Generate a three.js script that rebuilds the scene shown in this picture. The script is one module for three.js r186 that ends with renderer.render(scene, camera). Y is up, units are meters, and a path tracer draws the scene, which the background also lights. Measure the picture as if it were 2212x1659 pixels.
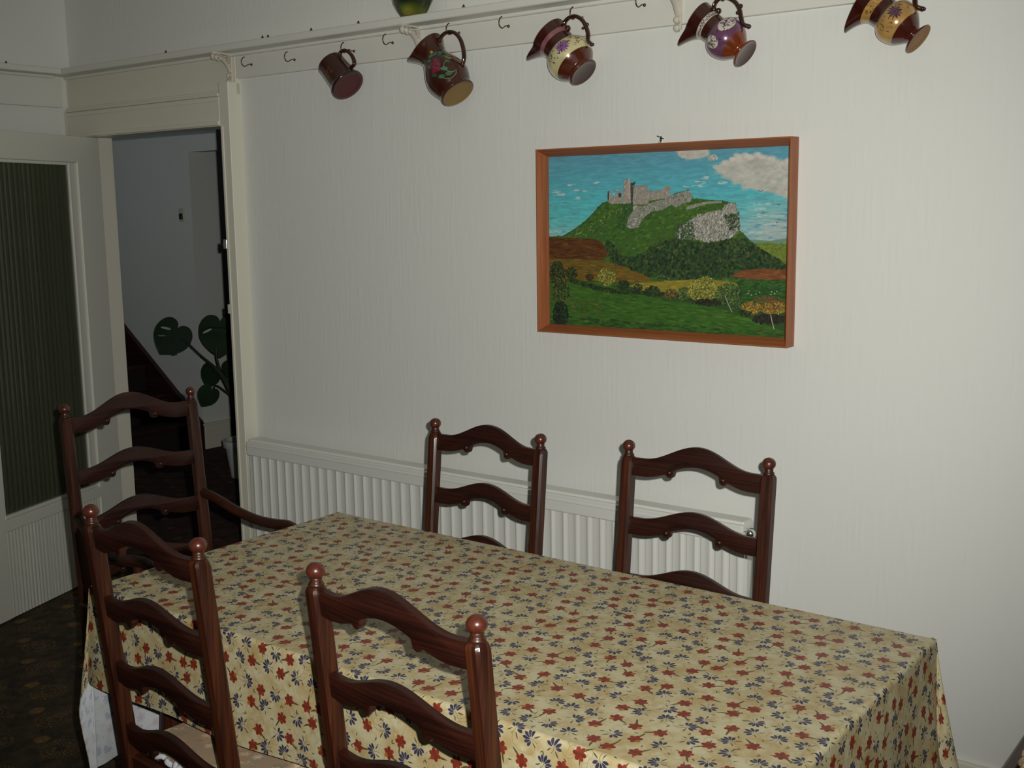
import * as THREE from 'three';
import { mergeGeometries, toCreasedNormals, mergeVertices } from 'three/addons/utils/BufferGeometryUtils.js';
import { RoundedBoxGeometry } from 'three/addons/geometries/RoundedBoxGeometry.js';

// ---------------------------------------------------------------- camera, light, exposure
const L = 0.03;                                   // lift of the calibrated heights above the floor
const scene = new THREE.Scene();
const camera = new THREE.PerspectiveCamera(37.46, 2212 / 1659, 0.05, 60);
camera.rotation.order = 'YXZ';
camera.position.set(3.5458, 1.6542 + L, 3.1244);
camera.rotation.set(-0.1534, 0.6514, -0.0136);
camera.updateMatrixWorld();
scene.background = new THREE.Color().setRGB(0.50, 0.55, 0.61);   // dull daylight outside the windows
const renderer = new THREE.WebGLRenderer({ antialias: true });
renderer.toneMapping = THREE.LinearToneMapping;
renderer.toneMappingExposure = 1.0;
renderer.shadowMap.enabled = true;
// the camera's built-in flash, a little above and to the right of the lens
const flash = new THREE.SpotLight(new THREE.Color().setRGB(1.0, 0.985, 0.93), 24.3, 0, 0.70, 0.70, 2);
flash.position.set(0.052, 0.045, -0.02).applyMatrix4(camera.matrixWorld);
flash.target.position.set(0.06, 0.28, -4).applyMatrix4(camera.matrixWorld);
flash.castShadow = true; flash.shadow.radius = 0.5; flash.shadow.mapSize.set(2048, 2048);
scene.add(flash, flash.target);

// ---------------------------------------------------------------- helpers
const Y = (y) => y + L;
const V3 = (x, y, z) => new THREE.Vector3(x, y, z);
let seed = 7;
function rnd() { seed = (seed * 1664525 + 1013904223) >>> 0; return seed / 4294967296; }
function rr(a, b) { return a + (b - a) * rnd(); }
const used = {};
function numbered(n) { const k = used[n] = (used[n] ?? -1) + 1; return k ? `${n}_${String(k).padStart(3, '0')}` : n; }
function shade(o) { o.traverse((c) => { if (c.isMesh) { c.castShadow = true; c.receiveShadow = true; } }); return o; }
function thing(name, label, category, pos = [0, 0, 0], turn = 0, group) {
  const o = new THREE.Group(); o.name = numbered(name); scene.add(o);
  o.position.set(...pos); o.rotation.y = turn; o.userData = { label, category };
  if (group) o.userData.group = group;
  return o;
}
function part(name, geo, mat, parent, label) {
  const m = new THREE.Mesh(Array.isArray(geo) ? merge(geo) : geo, mat); m.name = name; parent.add(m);
  m.castShadow = m.receiveShadow = true; if (label) m.userData.label = label; return m;
}
function struct(name, geo, mat, parent) {
  const m = new THREE.Mesh(Array.isArray(geo) ? merge(geo) : geo, mat); m.name = name; (parent ?? scene).add(m);
  m.castShadow = m.receiveShadow = true; if (!parent) m.userData.kind = 'structure'; return m;
}
function merge(list) {
  const out = list.map((g) => { let h = g.index ? g.toNonIndexed() : g; for (const k of Object.keys(h.attributes)) if (!['position', 'normal', 'uv'].includes(k)) h.deleteAttribute(k); if (!h.attributes.uv) h.setAttribute('uv', new THREE.BufferAttribute(new Float32Array(h.attributes.position.count * 2), 2)); if (!h.attributes.normal) h.computeVertexNormals(); return h; });
  return mergeGeometries(out);
}
// texture coordinates in metres from the dominant face direction; along = the axis that carries the grain (v)
function uvm(g, scale = 1, along = 'y') {
  g = g.index ? g.toNonIndexed() : g; const p = g.attributes.position, n = g.attributes.normal, uv = new Float32Array(p.count * 2);
  for (let i = 0; i < p.count; i++) {
    const c = { x: p.getX(i), y: p.getY(i), z: p.getZ(i) }, a = [['x', Math.abs(n.getX(i))], ['y', Math.abs(n.getY(i))], ['z', Math.abs(n.getZ(i))]].sort((q, r) => r[1] - q[1])[0][0];
    let ax = ['x', 'y', 'z'].filter((k) => k !== a); if (ax.includes(along) && ax[1] !== along) ax.reverse();
    uv[2 * i] = c[ax[0]] * scale; uv[2 * i + 1] = c[ax[1]] * scale;
  }
  g.setAttribute('uv', new THREE.BufferAttribute(uv, 2)); return g;
}
function box(x0, x1, y0, y1, z0, z1) { const g = new THREE.BoxGeometry(x1 - x0, y1 - y0, z1 - z0); g.translate((x0 + x1) / 2, (y0 + y1) / 2, (z0 + z1) / 2); return uvm(g); }
function rbox(x0, x1, y0, y1, z0, z1, r = 0.004, seg = 2, along = 'y') { const g = new RoundedBoxGeometry(x1 - x0, y1 - y0, z1 - z0, seg, r); g.translate((x0 + x1) / 2, (y0 + y1) / 2, (z0 + z1) / 2); return uvm(g, 1, along); }
function tube(pts, r, seg = 24, rad = 8, closed = false) { return new THREE.TubeGeometry(new THREE.CatmullRomCurve3(pts.map((p) => (p.isVector3 ? p : V3(...p))), closed), seg, r, rad, closed); }
function ball(x, y, z, r, w = 16, h = 12) { const g = new THREE.SphereGeometry(r, w, h); g.translate(x, y, z); return g; }
function lathe(pts, seg = 24, x = 0, y = 0, z = 0) { const g = new THREE.LatheGeometry(pts.map((p) => new THREE.Vector2(p[0], p[1])), seg); g.translate(x, y, z); return g; }
// loft of one polygon through sections {c:[x,y,z], s, sx, sz} lying in horizontal planes
function loft(poly, secs, crease = 0.6) {
  const n = poly.length, pos = [], idx = [];
  for (const s of secs) for (const [px, pz] of poly) pos.push(s.c[0] + px * (s.sx ?? s.s ?? 1), s.c[1], s.c[2] + pz * (s.sz ?? s.s ?? 1));
  for (let k = 0; k < secs.length - 1; k++) for (let i = 0; i < n; i++) { const a = k * n + i, b = k * n + (i + 1) % n, c = a + n, d = b + n; idx.push(a, c, b, b, c, d); }
  const cap = (k, flip) => { const base = pos.length / 3; pos.push(...secs[k].c); for (let i = 0; i < n; i++) { const a = k * n + i, b = k * n + (i + 1) % n; flip ? idx.push(base, a, b) : idx.push(base, b, a); } };
  cap(0, true); cap(secs.length - 1, false);
  let g = new THREE.BufferGeometry(); g.setAttribute('position', new THREE.Float32BufferAttribute(pos, 3)); g.setIndex(idx);
  g = toCreasedNormals(g.toNonIndexed(), crease); return uvm(g);
}
function squarePoly(w, ch) { const a = w / 2, b = a - ch; return [[a, -b], [a, b], [b, a], [-b, a], [-a, b], [-a, -b], [-b, -a], [b, -a]]; }
function canvas(w, h) { const c = document.createElement('canvas'); c.width = w; c.height = h; return [c, c.getContext('2d')]; }
function tex(c, rx = 1, ry = 1, srgb = true) { const t = new THREE.CanvasTexture(c); t.wrapS = t.wrapT = THREE.RepeatWrapping; t.repeat.set(rx, ry); if (srgb) t.colorSpace = THREE.SRGBColorSpace; t.anisotropy = 8; return t; }
// tileable smooth noise
function noise2(w, h, cx, cy, sd) {
  const s0 = seed; seed = sd; const g = []; for (let i = 0; i < cx * cy; i++) g.push(rnd()); seed = s0;
  const f = (t) => t * t * (3 - 2 * t), out = new Float32Array(w * h);
  for (let y = 0; y < h; y++) { const v = y / h * cy, j = Math.floor(v), b = f(v - j), j0 = (j % cy) * cx, j1 = ((j + 1) % cy) * cx;
    for (let x = 0; x < w; x++) { const u = x / w * cx, i = Math.floor(u), a = f(u - i), i0 = i % cx, i1 = (i + 1) % cx;
      out[y * w + x] = (g[j0 + i0] * (1 - a) + g[j0 + i1] * a) * (1 - b) + (g[j1 + i0] * (1 - a) + g[j1 + i1] * a) * b; } }
  return out;
}
function pixels(w, h, fn) { const [c, x] = canvas(w, h), im = x.createImageData(w, h); for (let i = 0; i < w * h; i++) { const [r, g, b] = fn(i % w, Math.floor(i / w), i); im.data[4 * i] = r; im.data[4 * i + 1] = g; im.data[4 * i + 2] = b; im.data[4 * i + 3] = 255; } x.putImageData(im, 0, 0); return c; }
const std = (o) => new THREE.MeshStandardMaterial(o), phys = (o) => new THREE.MeshPhysicalMaterial(o);
const lin = (r, g, b) => new THREE.Color().setRGB(r, g, b);

// ---------------------------------------------------------------- materials
// wallpaper: vertical trails of raised grain
function paperBump() {
  const w = 768, h = 768, a = noise2(w, h, 96, 10, 11), b = noise2(w, h, 200, 60, 12), c = noise2(w, h, 40, 6, 13);
  return pixels(w, h, (x, y, i) => { const v = 255 * Math.min(1, Math.max(0, 0.25 + 0.5 * Math.pow(a[i], 2.2) * (0.4 + c[i]) + 0.25 * b[i])); return [v, v, v]; });
}
const paperTex = tex(paperBump(), 1.1, 1.1, false);
const M = {};
M.paper = std({ color: lin(0.73, 0.738, 0.695), roughness: 0.75, bumpMap: paperTex, bumpScale: 0.0007 });
const brushTex = tex(pixels(512, 512, (() => { const a = noise2(512, 512, 6, 90, 21), b = noise2(512, 512, 60, 60, 22); return (x, y, i) => { const v = 150 + 60 * a[i] + 45 * b[i]; return [v, v, v]; }; })()), 2, 2, false);
M.trim = std({ color: lin(0.70, 0.68, 0.57), roughness: 0.42, bumpMap: brushTex, bumpScale: 0.0004 });
M.board = std({ color: lin(0.71, 0.705, 0.64), roughness: 0.5, bumpMap: brushTex, bumpScale: 0.0004 });
M.door = std({ color: lin(0.68, 0.68, 0.60), roughness: 0.45, bumpMap: brushTex, bumpScale: 0.0003 });
M.ceiling = std({ color: lin(0.75, 0.74, 0.69), roughness: 0.9 });
M.radiator = std({ color: lin(0.72, 0.72, 0.67), roughness: 0.35 });
M.chrome = std({ color: lin(0.75, 0.75, 0.73), roughness: 0.2, metalness: 1 });
M.brass = std({ color: lin(0.16, 0.10, 0.05), roughness: 0.35, metalness: 1 });
M.iron = std({ color: lin(0.02, 0.02, 0.02), roughness: 0.6 });
M.bracket = std({ color: lin(0.60, 0.56, 0.47), roughness: 0.45 });
// dark stained wood
function woodCanvas(c0, c1, sd, streak = 1) {
  const w = 512, h = 1024, a = noise2(w, h, 80, 5, sd), b = noise2(w, h, 14, 3, sd + 1), d = noise2(w, h, 220, 16, sd + 2);
  return pixels(w, h, (x, y, i) => { const t = Math.min(1, Math.max(0, 0.5 + streak * ((a[i] - 0.5) * 0.7 + (b[i] - 0.5) * 0.7 + (d[i] - 0.5) * 0.4))); return c0.map((q, k) => q + (c1[k] - q) * t); });
}
const darkWood = woodCanvas([30, 11, 8], [78, 39, 19], 31, 0.8);
M.wood = phys({ map: tex(darkWood, 4, 1.6), roughness: 0.40, specularIntensity: 0.7, clearcoat: 0.12, clearcoatRoughness: 0.2 });
M.slat = phys({ map: tex(woodCanvas([26, 9, 7], [62, 28, 16], 33, 0.8), 4, 1.6), roughness: 0.40, specularIntensity: 0.7, clearcoat: 0.12, clearcoatRoughness: 0.2 });
M.finial = phys({ map: tex(woodCanvas([62, 25, 17], [86, 40, 26], 35, 0.7), 2, 2), roughness: 0.32, clearcoat: 0.3, clearcoatRoughness: 0.15 });
M.frameWood = std({ map: tex(woodCanvas([140, 78, 44], [182, 112, 66], 41, 0.8), 3, 1), roughness: 0.5 });
M.hallWood = std({ map: tex(woodCanvas([34, 14, 11], [64, 28, 20], 44), 3, 1), roughness: 0.5 });
M.stair = std({ color: lin(0.012, 0.007, 0.006), roughness: 0.9 });
// carpets
function carpet(base, dark, gold, sd) {
  const S = 1024, [c, x] = canvas(S, S), n = noise2(S, S, 26, 26, sd), f = noise2(S, S, 256, 256, sd + 1);
  const bg = pixels(S, S, (px, py, i) => { const t = 0.55 * n[i] + 0.45 * f[i]; return base.map((q, k) => dark[k] + (q - dark[k]) * t * 1.3); });
  x.drawImage(bg, 0, 0);
  const ring = (cx, cy, r) => { for (let k = 0; k < 3; k++) for (let a = 0; a < 26 - 6 * k; a++) { const an = a / (26 - 6 * k) * 6.283; x.fillStyle = `rgba(${gold.map((g) => Math.round(g * rr(0.6, 1.05))).join(',')},${rr(0.45, 0.9)})`; x.beginPath(); x.ellipse(cx + Math.cos(an) * r * (1 - 0.3 * k), cy + Math.sin(an) * r * (1 - 0.3 * k), rr(5, 11), rr(3, 6), an + rr(-0.5, 0.5), 0, 6.3); x.fill(); } };
  for (let i = -1; i < 5; i++) for (let j = -1; j < 5; j++) { ring(128 + i * 256, 128 + j * 256 + (i & 1 ? 128 : 0), 70); ring(i * 256, j * 256 + (i & 1 ? 0 : 128), 24); }
  for (let k = 0; k < 900; k++) { x.strokeStyle = `rgba(${gold.map((g) => Math.round(g * rr(0.3, 0.8))).join(',')},.5)`; x.lineWidth = rr(2, 5); x.beginPath(); const a = rr(0, S), b = rr(0, S); x.moveTo(a, b); x.quadraticCurveTo(a + rr(-20, 20), b + rr(-20, 20), a + rr(-26, 26), b + rr(-26, 26)); x.stroke(); }
  return c;
}
M.carpet = std({ map: tex(carpet([74, 60, 38], [24, 20, 13], [136, 104, 52], 51), 1.15, 1.15), roughness: 1 });
M.hallCarpet = std({ map: tex(carpet([72, 34, 26], [20, 12, 12], [112, 78, 46], 55), 1.3, 1.3), roughness: 1 });
// reeded glass of the door
M.reeded = phys({ color: lin(0.34, 0.36, 0.25), roughness: 0.16, transmission: 0.85, thickness: 0, ior: 1.5 });
M.pane = phys({ color: lin(0.9, 0.95, 0.95), roughness: 0.02, transmission: 1, thickness: 0, ior: 1.5 });

// ---------------------------------------------------------------- the room
const XL = -1.435, XR = 4.7, ZF = 4.7, CE = 2.85;
const DX0 = -1.20, DX1 = -0.272, DTOP = Y(2.005);                 // doorway
struct('floor', box(XL - 0.1, XR + 0.1, -0.12, 0, -0.05, ZF + 0.1), M.carpet);
struct('ceiling', box(XL - 0.1, XR + 0.1, CE, CE + 0.12, -0.05, ZF + 0.1), M.ceiling);
struct('wall_back', [box(DX1 + 0.02, XR + 0.1, 0, CE, -0.048, 0), box(XL - 0.1, DX0 - 0.02, 0, CE, -0.048, 0), box(DX0 - 0.02, DX1 + 0.02, DTOP + 0.02, CE, -0.048, 0)], M.paper);
struct('wall_left', box(XL - 0.1, XL, 0, CE, 0, ZF), M.paper);
struct('wall_front', box(XL - 0.1, XR + 0.1, 0, CE, ZF, ZF + 0.1), M.paper);
{ // right wall with a window
  const a = 1.5, b = 3.3, c = 0.95, d = 2.2;
  struct('wall_right', [box(XR, XR + 0.1, 0, CE, 0, a), box(XR, XR + 0.1, 0, CE, b, ZF), box(XR, XR + 0.1, 0, c, a, b), box(XR, XR + 0.1, d, CE, a, b)], M.paper);
  const w = new THREE.Group(); w.name = 'window_1'; w.userData.kind = 'structure'; scene.add(w);
  part('window_frame', [box(XR + 0.02, XR + 0.08, c, c + 0.06, a, b), box(XR + 0.02, XR + 0.08, d - 0.06, d, a, b), box(XR + 0.02, XR + 0.08, c, d, a, a + 0.06), box(XR + 0.02, XR + 0.08, c, d, b - 0.06, b), box(XR + 0.02, XR + 0.08, c, d, (a + b) / 2 - 0.03, (a + b) / 2 + 0.03)], M.board, w);
  part('pane', box(XR + 0.045, XR + 0.051, c + 0.06, d - 0.06, a + 0.06, (a + b) / 2 - 0.03), M.pane, w);
  part('pane', box(XR + 0.045, XR + 0.051, c + 0.06, d - 0.06, (a + b) / 2 + 0.03, b - 0.06), M.pane, w);
}
// door frame: posts and head standing proud of the wall
{
  const t = new THREE.Group(); t.name = 'trim_1'; t.userData.kind = 'structure'; scene.add(t);
  const zf = 0.065;
  part('jamb', [rbox(DX1, -0.212, 0, Y(2.180), -0.05, zf, 0.004), rbox(DX1 + 0.008, DX1 + 0.02, 0, DTOP, zf - 0.004, zf + 0.004, 0.002)], M.trim, t);
  part('jamb', [rbox(XL + 0.002, DX0 - 0.16, 0, Y(2.13), -0.046, zf - 0.02, 0.004), rbox(DX0 - 0.17, DX0, 0, DTOP, -0.05, zf, 0.004)], M.trim, t);
  part('head', [rbox(DX0 - 0.17, DX1, DTOP, Y(2.125), -0.05, zf, 0.004), rbox(DX0 - 0.18, DX1, Y(2.125), Y(2.137), 0, zf + 0.006, 0.004), rbox(DX0 - 0.165, DX1, Y(2.105), Y(2.108), 0, zf + 0.003, 0.0012), rbox(DX0 - 0.02, DX1, DTOP + 0.004, DTOP + 0.022, zf - 0.003, zf + 0.009, 0.003)], M.trim, t);
  part('frieze', [rbox(XL, -0.212, Y(2.13), Y(2.292), 0, 0.022, 0.003), rbox(XL, DX1, Y(2.137), Y(2.152), 0, 0.032, 0.004)], M.trim, t);
  part('strike_plate', [rbox(-0.283, -0.262, Y(1.505), Y(1.545), 0.055, 0.072, 0.003), ball(-0.285, Y(1.522), 0.06, 0.009)], M.chrome, t);
  part('strike_plate', [rbox(-0.279, -0.262, Y(1.235), Y(1.275), 0.055, 0.070, 0.003)], M.bracket, t);
}
// plate shelf with its back board, round two walls
{
  const t = new THREE.Group(); t.name = 'trim_2'; t.userData.kind = 'structure'; scene.add(t);
  const y0 = Y(2.292), y1 = Y(2.320);
  part('shelf_board', [rbox(XL, XR, y0, y1, 0, 0.100, 0.006), rbox(XL, XR, y0 - 0.012, y0 + 0.002, 0.0, 0.034, 0.005)], M.board, t);
  part('back_board', [rbox(-0.212, XR, Y(2.193), y0, 0, 0.020, 0.003)], M.board, t);
  part('shelf_board', [rbox(XL, XL + 0.10, y0, y1, 0.10, ZF, 0.006), rbox(XL, XL + 0.034, y0 - 0.012, y0 + 0.002, 0.1, ZF, 0.005)], M.board, t);
  part('back_board', [rbox(XL, XL + 0.02, Y(2.150), y0, 0.06, ZF, 0.003)], M.board, t);
}
struct('baseboard_left', rbox(XL, XL + 0.02, 0, 0.14, 0.03, ZF, 0.004), M.trim);
struct('baseboard_back', rbox(-0.21, XR, 0, 0.14, 0, 0.02, 0.004), M.trim);
// the open dining room door
{
  const d = new THREE.Group(); d.name = 'door_1'; d.userData.kind = 'structure'; scene.add(d);
  d.position.set(-1.188, 0, 0.05); d.rotation.y = -THREE.MathUtils.degToRad(70);
  const W = 0.9, T = 0.02, top = Y(2.0), g0 = 0.215, g1 = 0.775, gy0 = Y(0.40), gy1 = Y(1.885);
  part('stile', rbox(0, 0.16, 0.008, top, -T, T, 0.004), M.door, d);
  part('stile', rbox(g1, W, 0.008, top, -T, T, 0.004), M.door, d);
  part('rail', rbox(0.155, g1 + 0.005, gy1, top, -T, T, 0.004), M.door, d);
  part('rail', rbox(0.155, g1 + 0.005, gy0 - 0.05, gy0, -T, T, 0.004), M.door, d);
  part('bead', [rbox(0.16, g0, gy0, gy1, -0.010, 0.010, 0.003), rbox(g0 - 0.014, g0, gy0, gy1, -0.016, 0.016, 0.004), rbox(g1 - 0.012, g1, gy0, gy1, -0.016, 0.016, 0.004), rbox(g0, g1, gy0, gy0 + 0.018, -0.02, 0.026, 0.005), rbox(g0, g1, gy1 - 0.014, gy1, -0.016, 0.016, 0.004)], M.door, d);
  const reed = (x0, x1, y0, y1, pitch, amp, z, th) => { // corrugated sheet with thickness
    const n = Math.round((x1 - x0) / pitch) * 8, s = [[], []];
    for (let i = 0; i <= n; i++) { const x = x0 + (x1 - x0) * i / n, a = Math.abs(Math.sin(Math.PI * (x - x0) / pitch)) * amp; s[0].push([x, z + th / 2 + a]); s[1].push([x, z - th / 2 - a]); }
    const sh = new THREE.Shape([...s[0], ...s[1].reverse()].map((p) => new THREE.Vector2(...p)));
    const g = new THREE.ExtrudeGeometry(sh, { depth: y1 - y0, bevelEnabled: false, steps: 1 }); g.rotateX(-Math.PI / 2); g.scale(1, 1, -1); g.translate(0, y0, 0);
    const ix = g.index ? null : g; const p = g.attributes.position; for (let i = 0; i < p.count; i += 3) { const a = [p.getX(i), p.getY(i), p.getZ(i)]; p.setXYZ(i, p.getX(i + 1), p.getY(i + 1), p.getZ(i + 1)); p.setXYZ(i + 1, ...a); }
    return toCreasedNormals(g, 0.7);
  };
  part('reeded_pane', reed(g0, g1, gy0, gy1, 0.028, 0.004, 0, 0.005), M.reeded, d, 'dark reeded glass pane');
  part('lower_panel', reed(0.155, g1 + 0.005, 0.008, gy0 - 0.048, 0.0206, 0.003, 0, 0.022), M.door, d, 'white reeded lower panel');
  for (const q of [-1, 1]) part('door_handle', [tube([[W - 0.06, Y(1.0), q * T], [W - 0.06, Y(1.0), q * (T + 0.02)], [W - 0.06, Y(1.0), q * (T + 0.035)]], 0.009), ball(W - 0.06, Y(1.0), q * (T + 0.045), 0.022), rbox(W - 0.08, W - 0.04, Y(0.92), Y(1.06), q > 0 ? T : -T - 0.006, q > 0 ? T + 0.006 : -T, 0.003)], M.chrome, d);
}

// ---------------------------------------------------------------- the hall behind the doorway
{
  const zA = -1.9, xB = -3.08, hx0 = -5.6, hx1 = 1.0, hz = -3.5, head = Y(2.075);
  struct('floor_1', box(hx0, hx1, -0.12, 0, hz, -0.05), M.hallCarpet);
  struct('ceiling_1', box(hx0, hx1, CE, CE + 0.1, hz, -0.05), M.ceiling);
  struct('wall_hall_end', [box(hx0, xB, 0, CE, zA - 0.1, zA), box(xB, hx1, head, CE, zA - 0.1, zA), box(-2.70, hx1, 0, head, zA - 0.1, zA)], M.paper);
  struct('wall_hall_passage', [box(xB - 0.1, xB, 0, CE, hz, zA - 0.1), box(xB, hx1, 0, CE, hz - 0.1, hz)], M.paper);
  struct('wall_hall_left', box(hx0 - 0.1, hx0, 0, CE, hz, 0), M.paper);
  struct('wall_hall_near', [box(hx0, -4.4, 0, CE, -0.1, -0.05), box(-2.6, XL - 0.1, 0, CE, -0.1, -0.05), box(-4.4, -2.6, 0, 1.75, -0.1, -0.05), box(-4.4, -2.6, 2.35, CE, -0.1, -0.05)], M.paper);
  struct('wall_hall_right', box(hx1, hx1 + 0.1, 0, CE, -3.5, -0.05), M.paper);
  struct('added_window_2', box(-4.4, -2.6, 1.75, 2.35, -0.078, -0.072), M.pane);  // unseen window, added so daylight brightens the hall end wall
  struct('baseboard_hall', [rbox(xB, xB + 0.018, 0, 0.175, -3.45, zA + 0.002, 0.004), rbox(xB - 0.006, xB + 0.028, 0.172, 0.19, -3.45, zA + 0.012, 0.004)], M.trim);
  struct('trim_3', rbox(-2.722, -2.62, 0, CE, zA - 0.02, zA + 0.04, 0.006), M.hallWood);   // dark timber post
  // stairs climbing away along the end wall
  const s = thing('staircase', 'dark wooden staircase with dark carpeted treads in the hall', 'stairs');
  const x0 = -3.16, go = 0.262, rise = 0.193, z0 = zA + 0.004, z1 = -0.95;
  for (let k = 0; k < 8; k++) {
    const st = part('step', rbox(x0 - go * (k + 1), x0 - go * k, 0, rise * (k + 1) - 0.03, z0 + 0.035, z1, 0.004), M.stair, s);
    part('nosing', rbox(x0 - go * (k + 1), x0 - go * k + 0.025, rise * (k + 1) - 0.03, rise * (k + 1), z0 + 0.035, z1, 0.008), M.hallWood, st);
  }
  const sh = new THREE.Shape([[x0 + 0.09, 0], [x0 + 0.09, 0.20], [x0 - 8 * go, 0.20 + (8 * go + 0.09) * rise / go + 0.03], [x0 - 8 * go, 1.0]].map((p) => new THREE.Vector2(...p)));
  const g = new THREE.ExtrudeGeometry(sh, { depth: 0.03, bevelEnabled: true, bevelSize: 0.003, bevelThickness: 0.003, bevelSegments: 1 }); g.translate(0, 0, z0 + 0.003);
  part('stringer', uvm(g, 1, 'x'), M.hallWood, s);
  const sw = thing('light_switch', 'small beige light switch on the hall wall', 'switch', [-3.185, Y(1.642), zA]);
  part('plate', rbox(-0.030, 0.030, -0.046, 0.046, 0, 0.012, 0.004), M.bracket, sw);
  part('rocker', rbox(-0.014, 0.016, -0.030, 0.012, 0.010, 0.022, 0.003), M.hallWood, sw, 'dark switch rocker');
}
// ---------------------------------------------------------------- radiator
{
  const t = thing('radiator', 'long white panel radiator with vertical flutes under the painting', 'radiator');
  const x0 = -0.14, x1 = 2.112, zt = 0.12, ytop = Y(0.722), yf = Y(0.655), y0 = 0.13, N = 46, pitch = (x1 - x0) / N;
  part('top_rail', [rbox(x0, x1, yf, ytop - 0.008, 0.045, zt + 0.002, 0.005), rbox(x0, x1 - 0.004, ytop - 0.014, ytop, 0.05, zt - 0.012, 0.004), rbox(x0, x1, ytop - 0.030, ytop - 0.024, 0.1, zt + 0.005, 0.002)], M.radiator, t);
  const prof = []; // one flute: sharp groove, rising roll, flat
  for (let k = 0; k < N; k++) for (const [u, d] of [[0, -0.014], [0.035, 0.0], [0.16, 0.0004], [0.42, 0.0004], [0.52, 0.0022], [0.61, 0.0062], [0.70, 0.0062], [0.79, 0.0022], [0.88, 0.0004], [0.965, 0.0]]) prof.push([x0 + (k + u) * pitch, zt - 0.012 + d]);
  prof.push([x1, zt - 0.016]);
  const pos = [], idx = []; for (const [x, z] of prof) pos.push(x, y0, z, x, yf + 0.004, z);
  for (let i = 0; i < prof.length - 1; i++) idx.push(2 * i, 2 * i + 2, 2 * i + 1, 2 * i + 1, 2 * i + 2, 2 * i + 3);
  let g = new THREE.BufferGeometry(); g.setAttribute('position', new THREE.Float32BufferAttribute(pos, 3)); g.setIndex(idx); g = toCreasedNormals(g.toNonIndexed(), 0.9);
  part('fluted_panel', [uvm(g), box(x0, x1, y0, yf, 0.05, zt - 0.031)], M.radiator, t);
  part('bottom_rail', rbox(x0, x1, y0 - 0.04, y0 + 0.004, 0.05, zt, 0.005), M.radiator, t);
  const v = part('bleed_valve', [lathe([[0, -0.012], [0.016, -0.010], [0.018, 0.0], [0.014, 0.010], [0.008, 0.014], [0, 0.015]], 16).rotateX(Math.PI / 2).translate(x1 + 0.012, Y(0.688), zt - 0.02)], M.chrome, t, 'small chrome air vent');
  part('valve_pipe', tube([[x1, Y(0.688), zt - 0.02], [x1 + 0.012, Y(0.685), zt - 0.022], [x1 + 0.016, Y(0.655), zt - 0.03]], 0.006, 12), M.chrome, t);
  part('wall_bracket', box(x0 + 0.3, x0 + 0.34, 0.3, 0.6, 0.002, 0.055), M.radiator, t); part('wall_bracket', box(x1 - 0.34, x1 - 0.3, 0.3, 0.6, 0.002, 0.055), M.radiator, t);
  part('feed_pipe', tube([[x1 - 0.03, 0.0, 0.085], [x1 - 0.03, 0.05, 0.085], [x1 - 0.03, 0.12, 0.085]], 0.009, 6), M.radiator, t);
}

// ---------------------------------------------------------------- table and cloth
const TX0 = 1.112, TX1 = 2.882, TZ0 = 0.807, TZ1 = 1.645, TY = Y(0.76);
{
  const t = thing('dining_table', 'long dark dining table under the flowered cloth', 'table', [(TX0 + TX1) / 2, 0, (TZ0 + TZ1) / 2]);
  const hx = (TX1 - TX0) / 2 - 0.012, hz = (TZ1 - TZ0) / 2 - 0.012;
  part('tabletop', rbox(-hx, hx, TY - 0.032, TY - 0.004, -hz, hz, 0.008, 2, 'x'), M.wood, t);
  part('apron', [rbox(-hx + 0.12, hx - 0.12, TY - 0.12, TY - 0.03, -hz + 0.08, -hz + 0.1, 0.003, 1, 'x'), rbox(-hx + 0.12, hx - 0.12, TY - 0.12, TY - 0.03, hz - 0.1, hz - 0.08, 0.003, 1, 'x'), rbox(-hx + 0.10, -hx + 0.12, TY - 0.12, TY - 0.03, -hz + 0.08, hz - 0.08, 0.003, 1, 'z'), rbox(hx - 0.12, hx - 0.10, TY - 0.12, TY - 0.03, -hz + 0.08, hz - 0.08, 0.003, 1, 'z')], M.wood, t);
  for (const sx of [-1, 1]) for (const sz of [-1, 1]) part('leg', [lathe([[0, 0], [0.022, 0], [0.03, 0.03], [0.024, 0.08], [0.03, 0.2], [0.04, 0.36], [0.03, 0.5], [0.04, 0.54], [0.03, 0.58], [0.036, 0.62], [0.036, TY - 0.033]], 18, sx * (hx - 0.13), 0, sz * (hz - 0.11))], M.wood, t);
}
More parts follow.
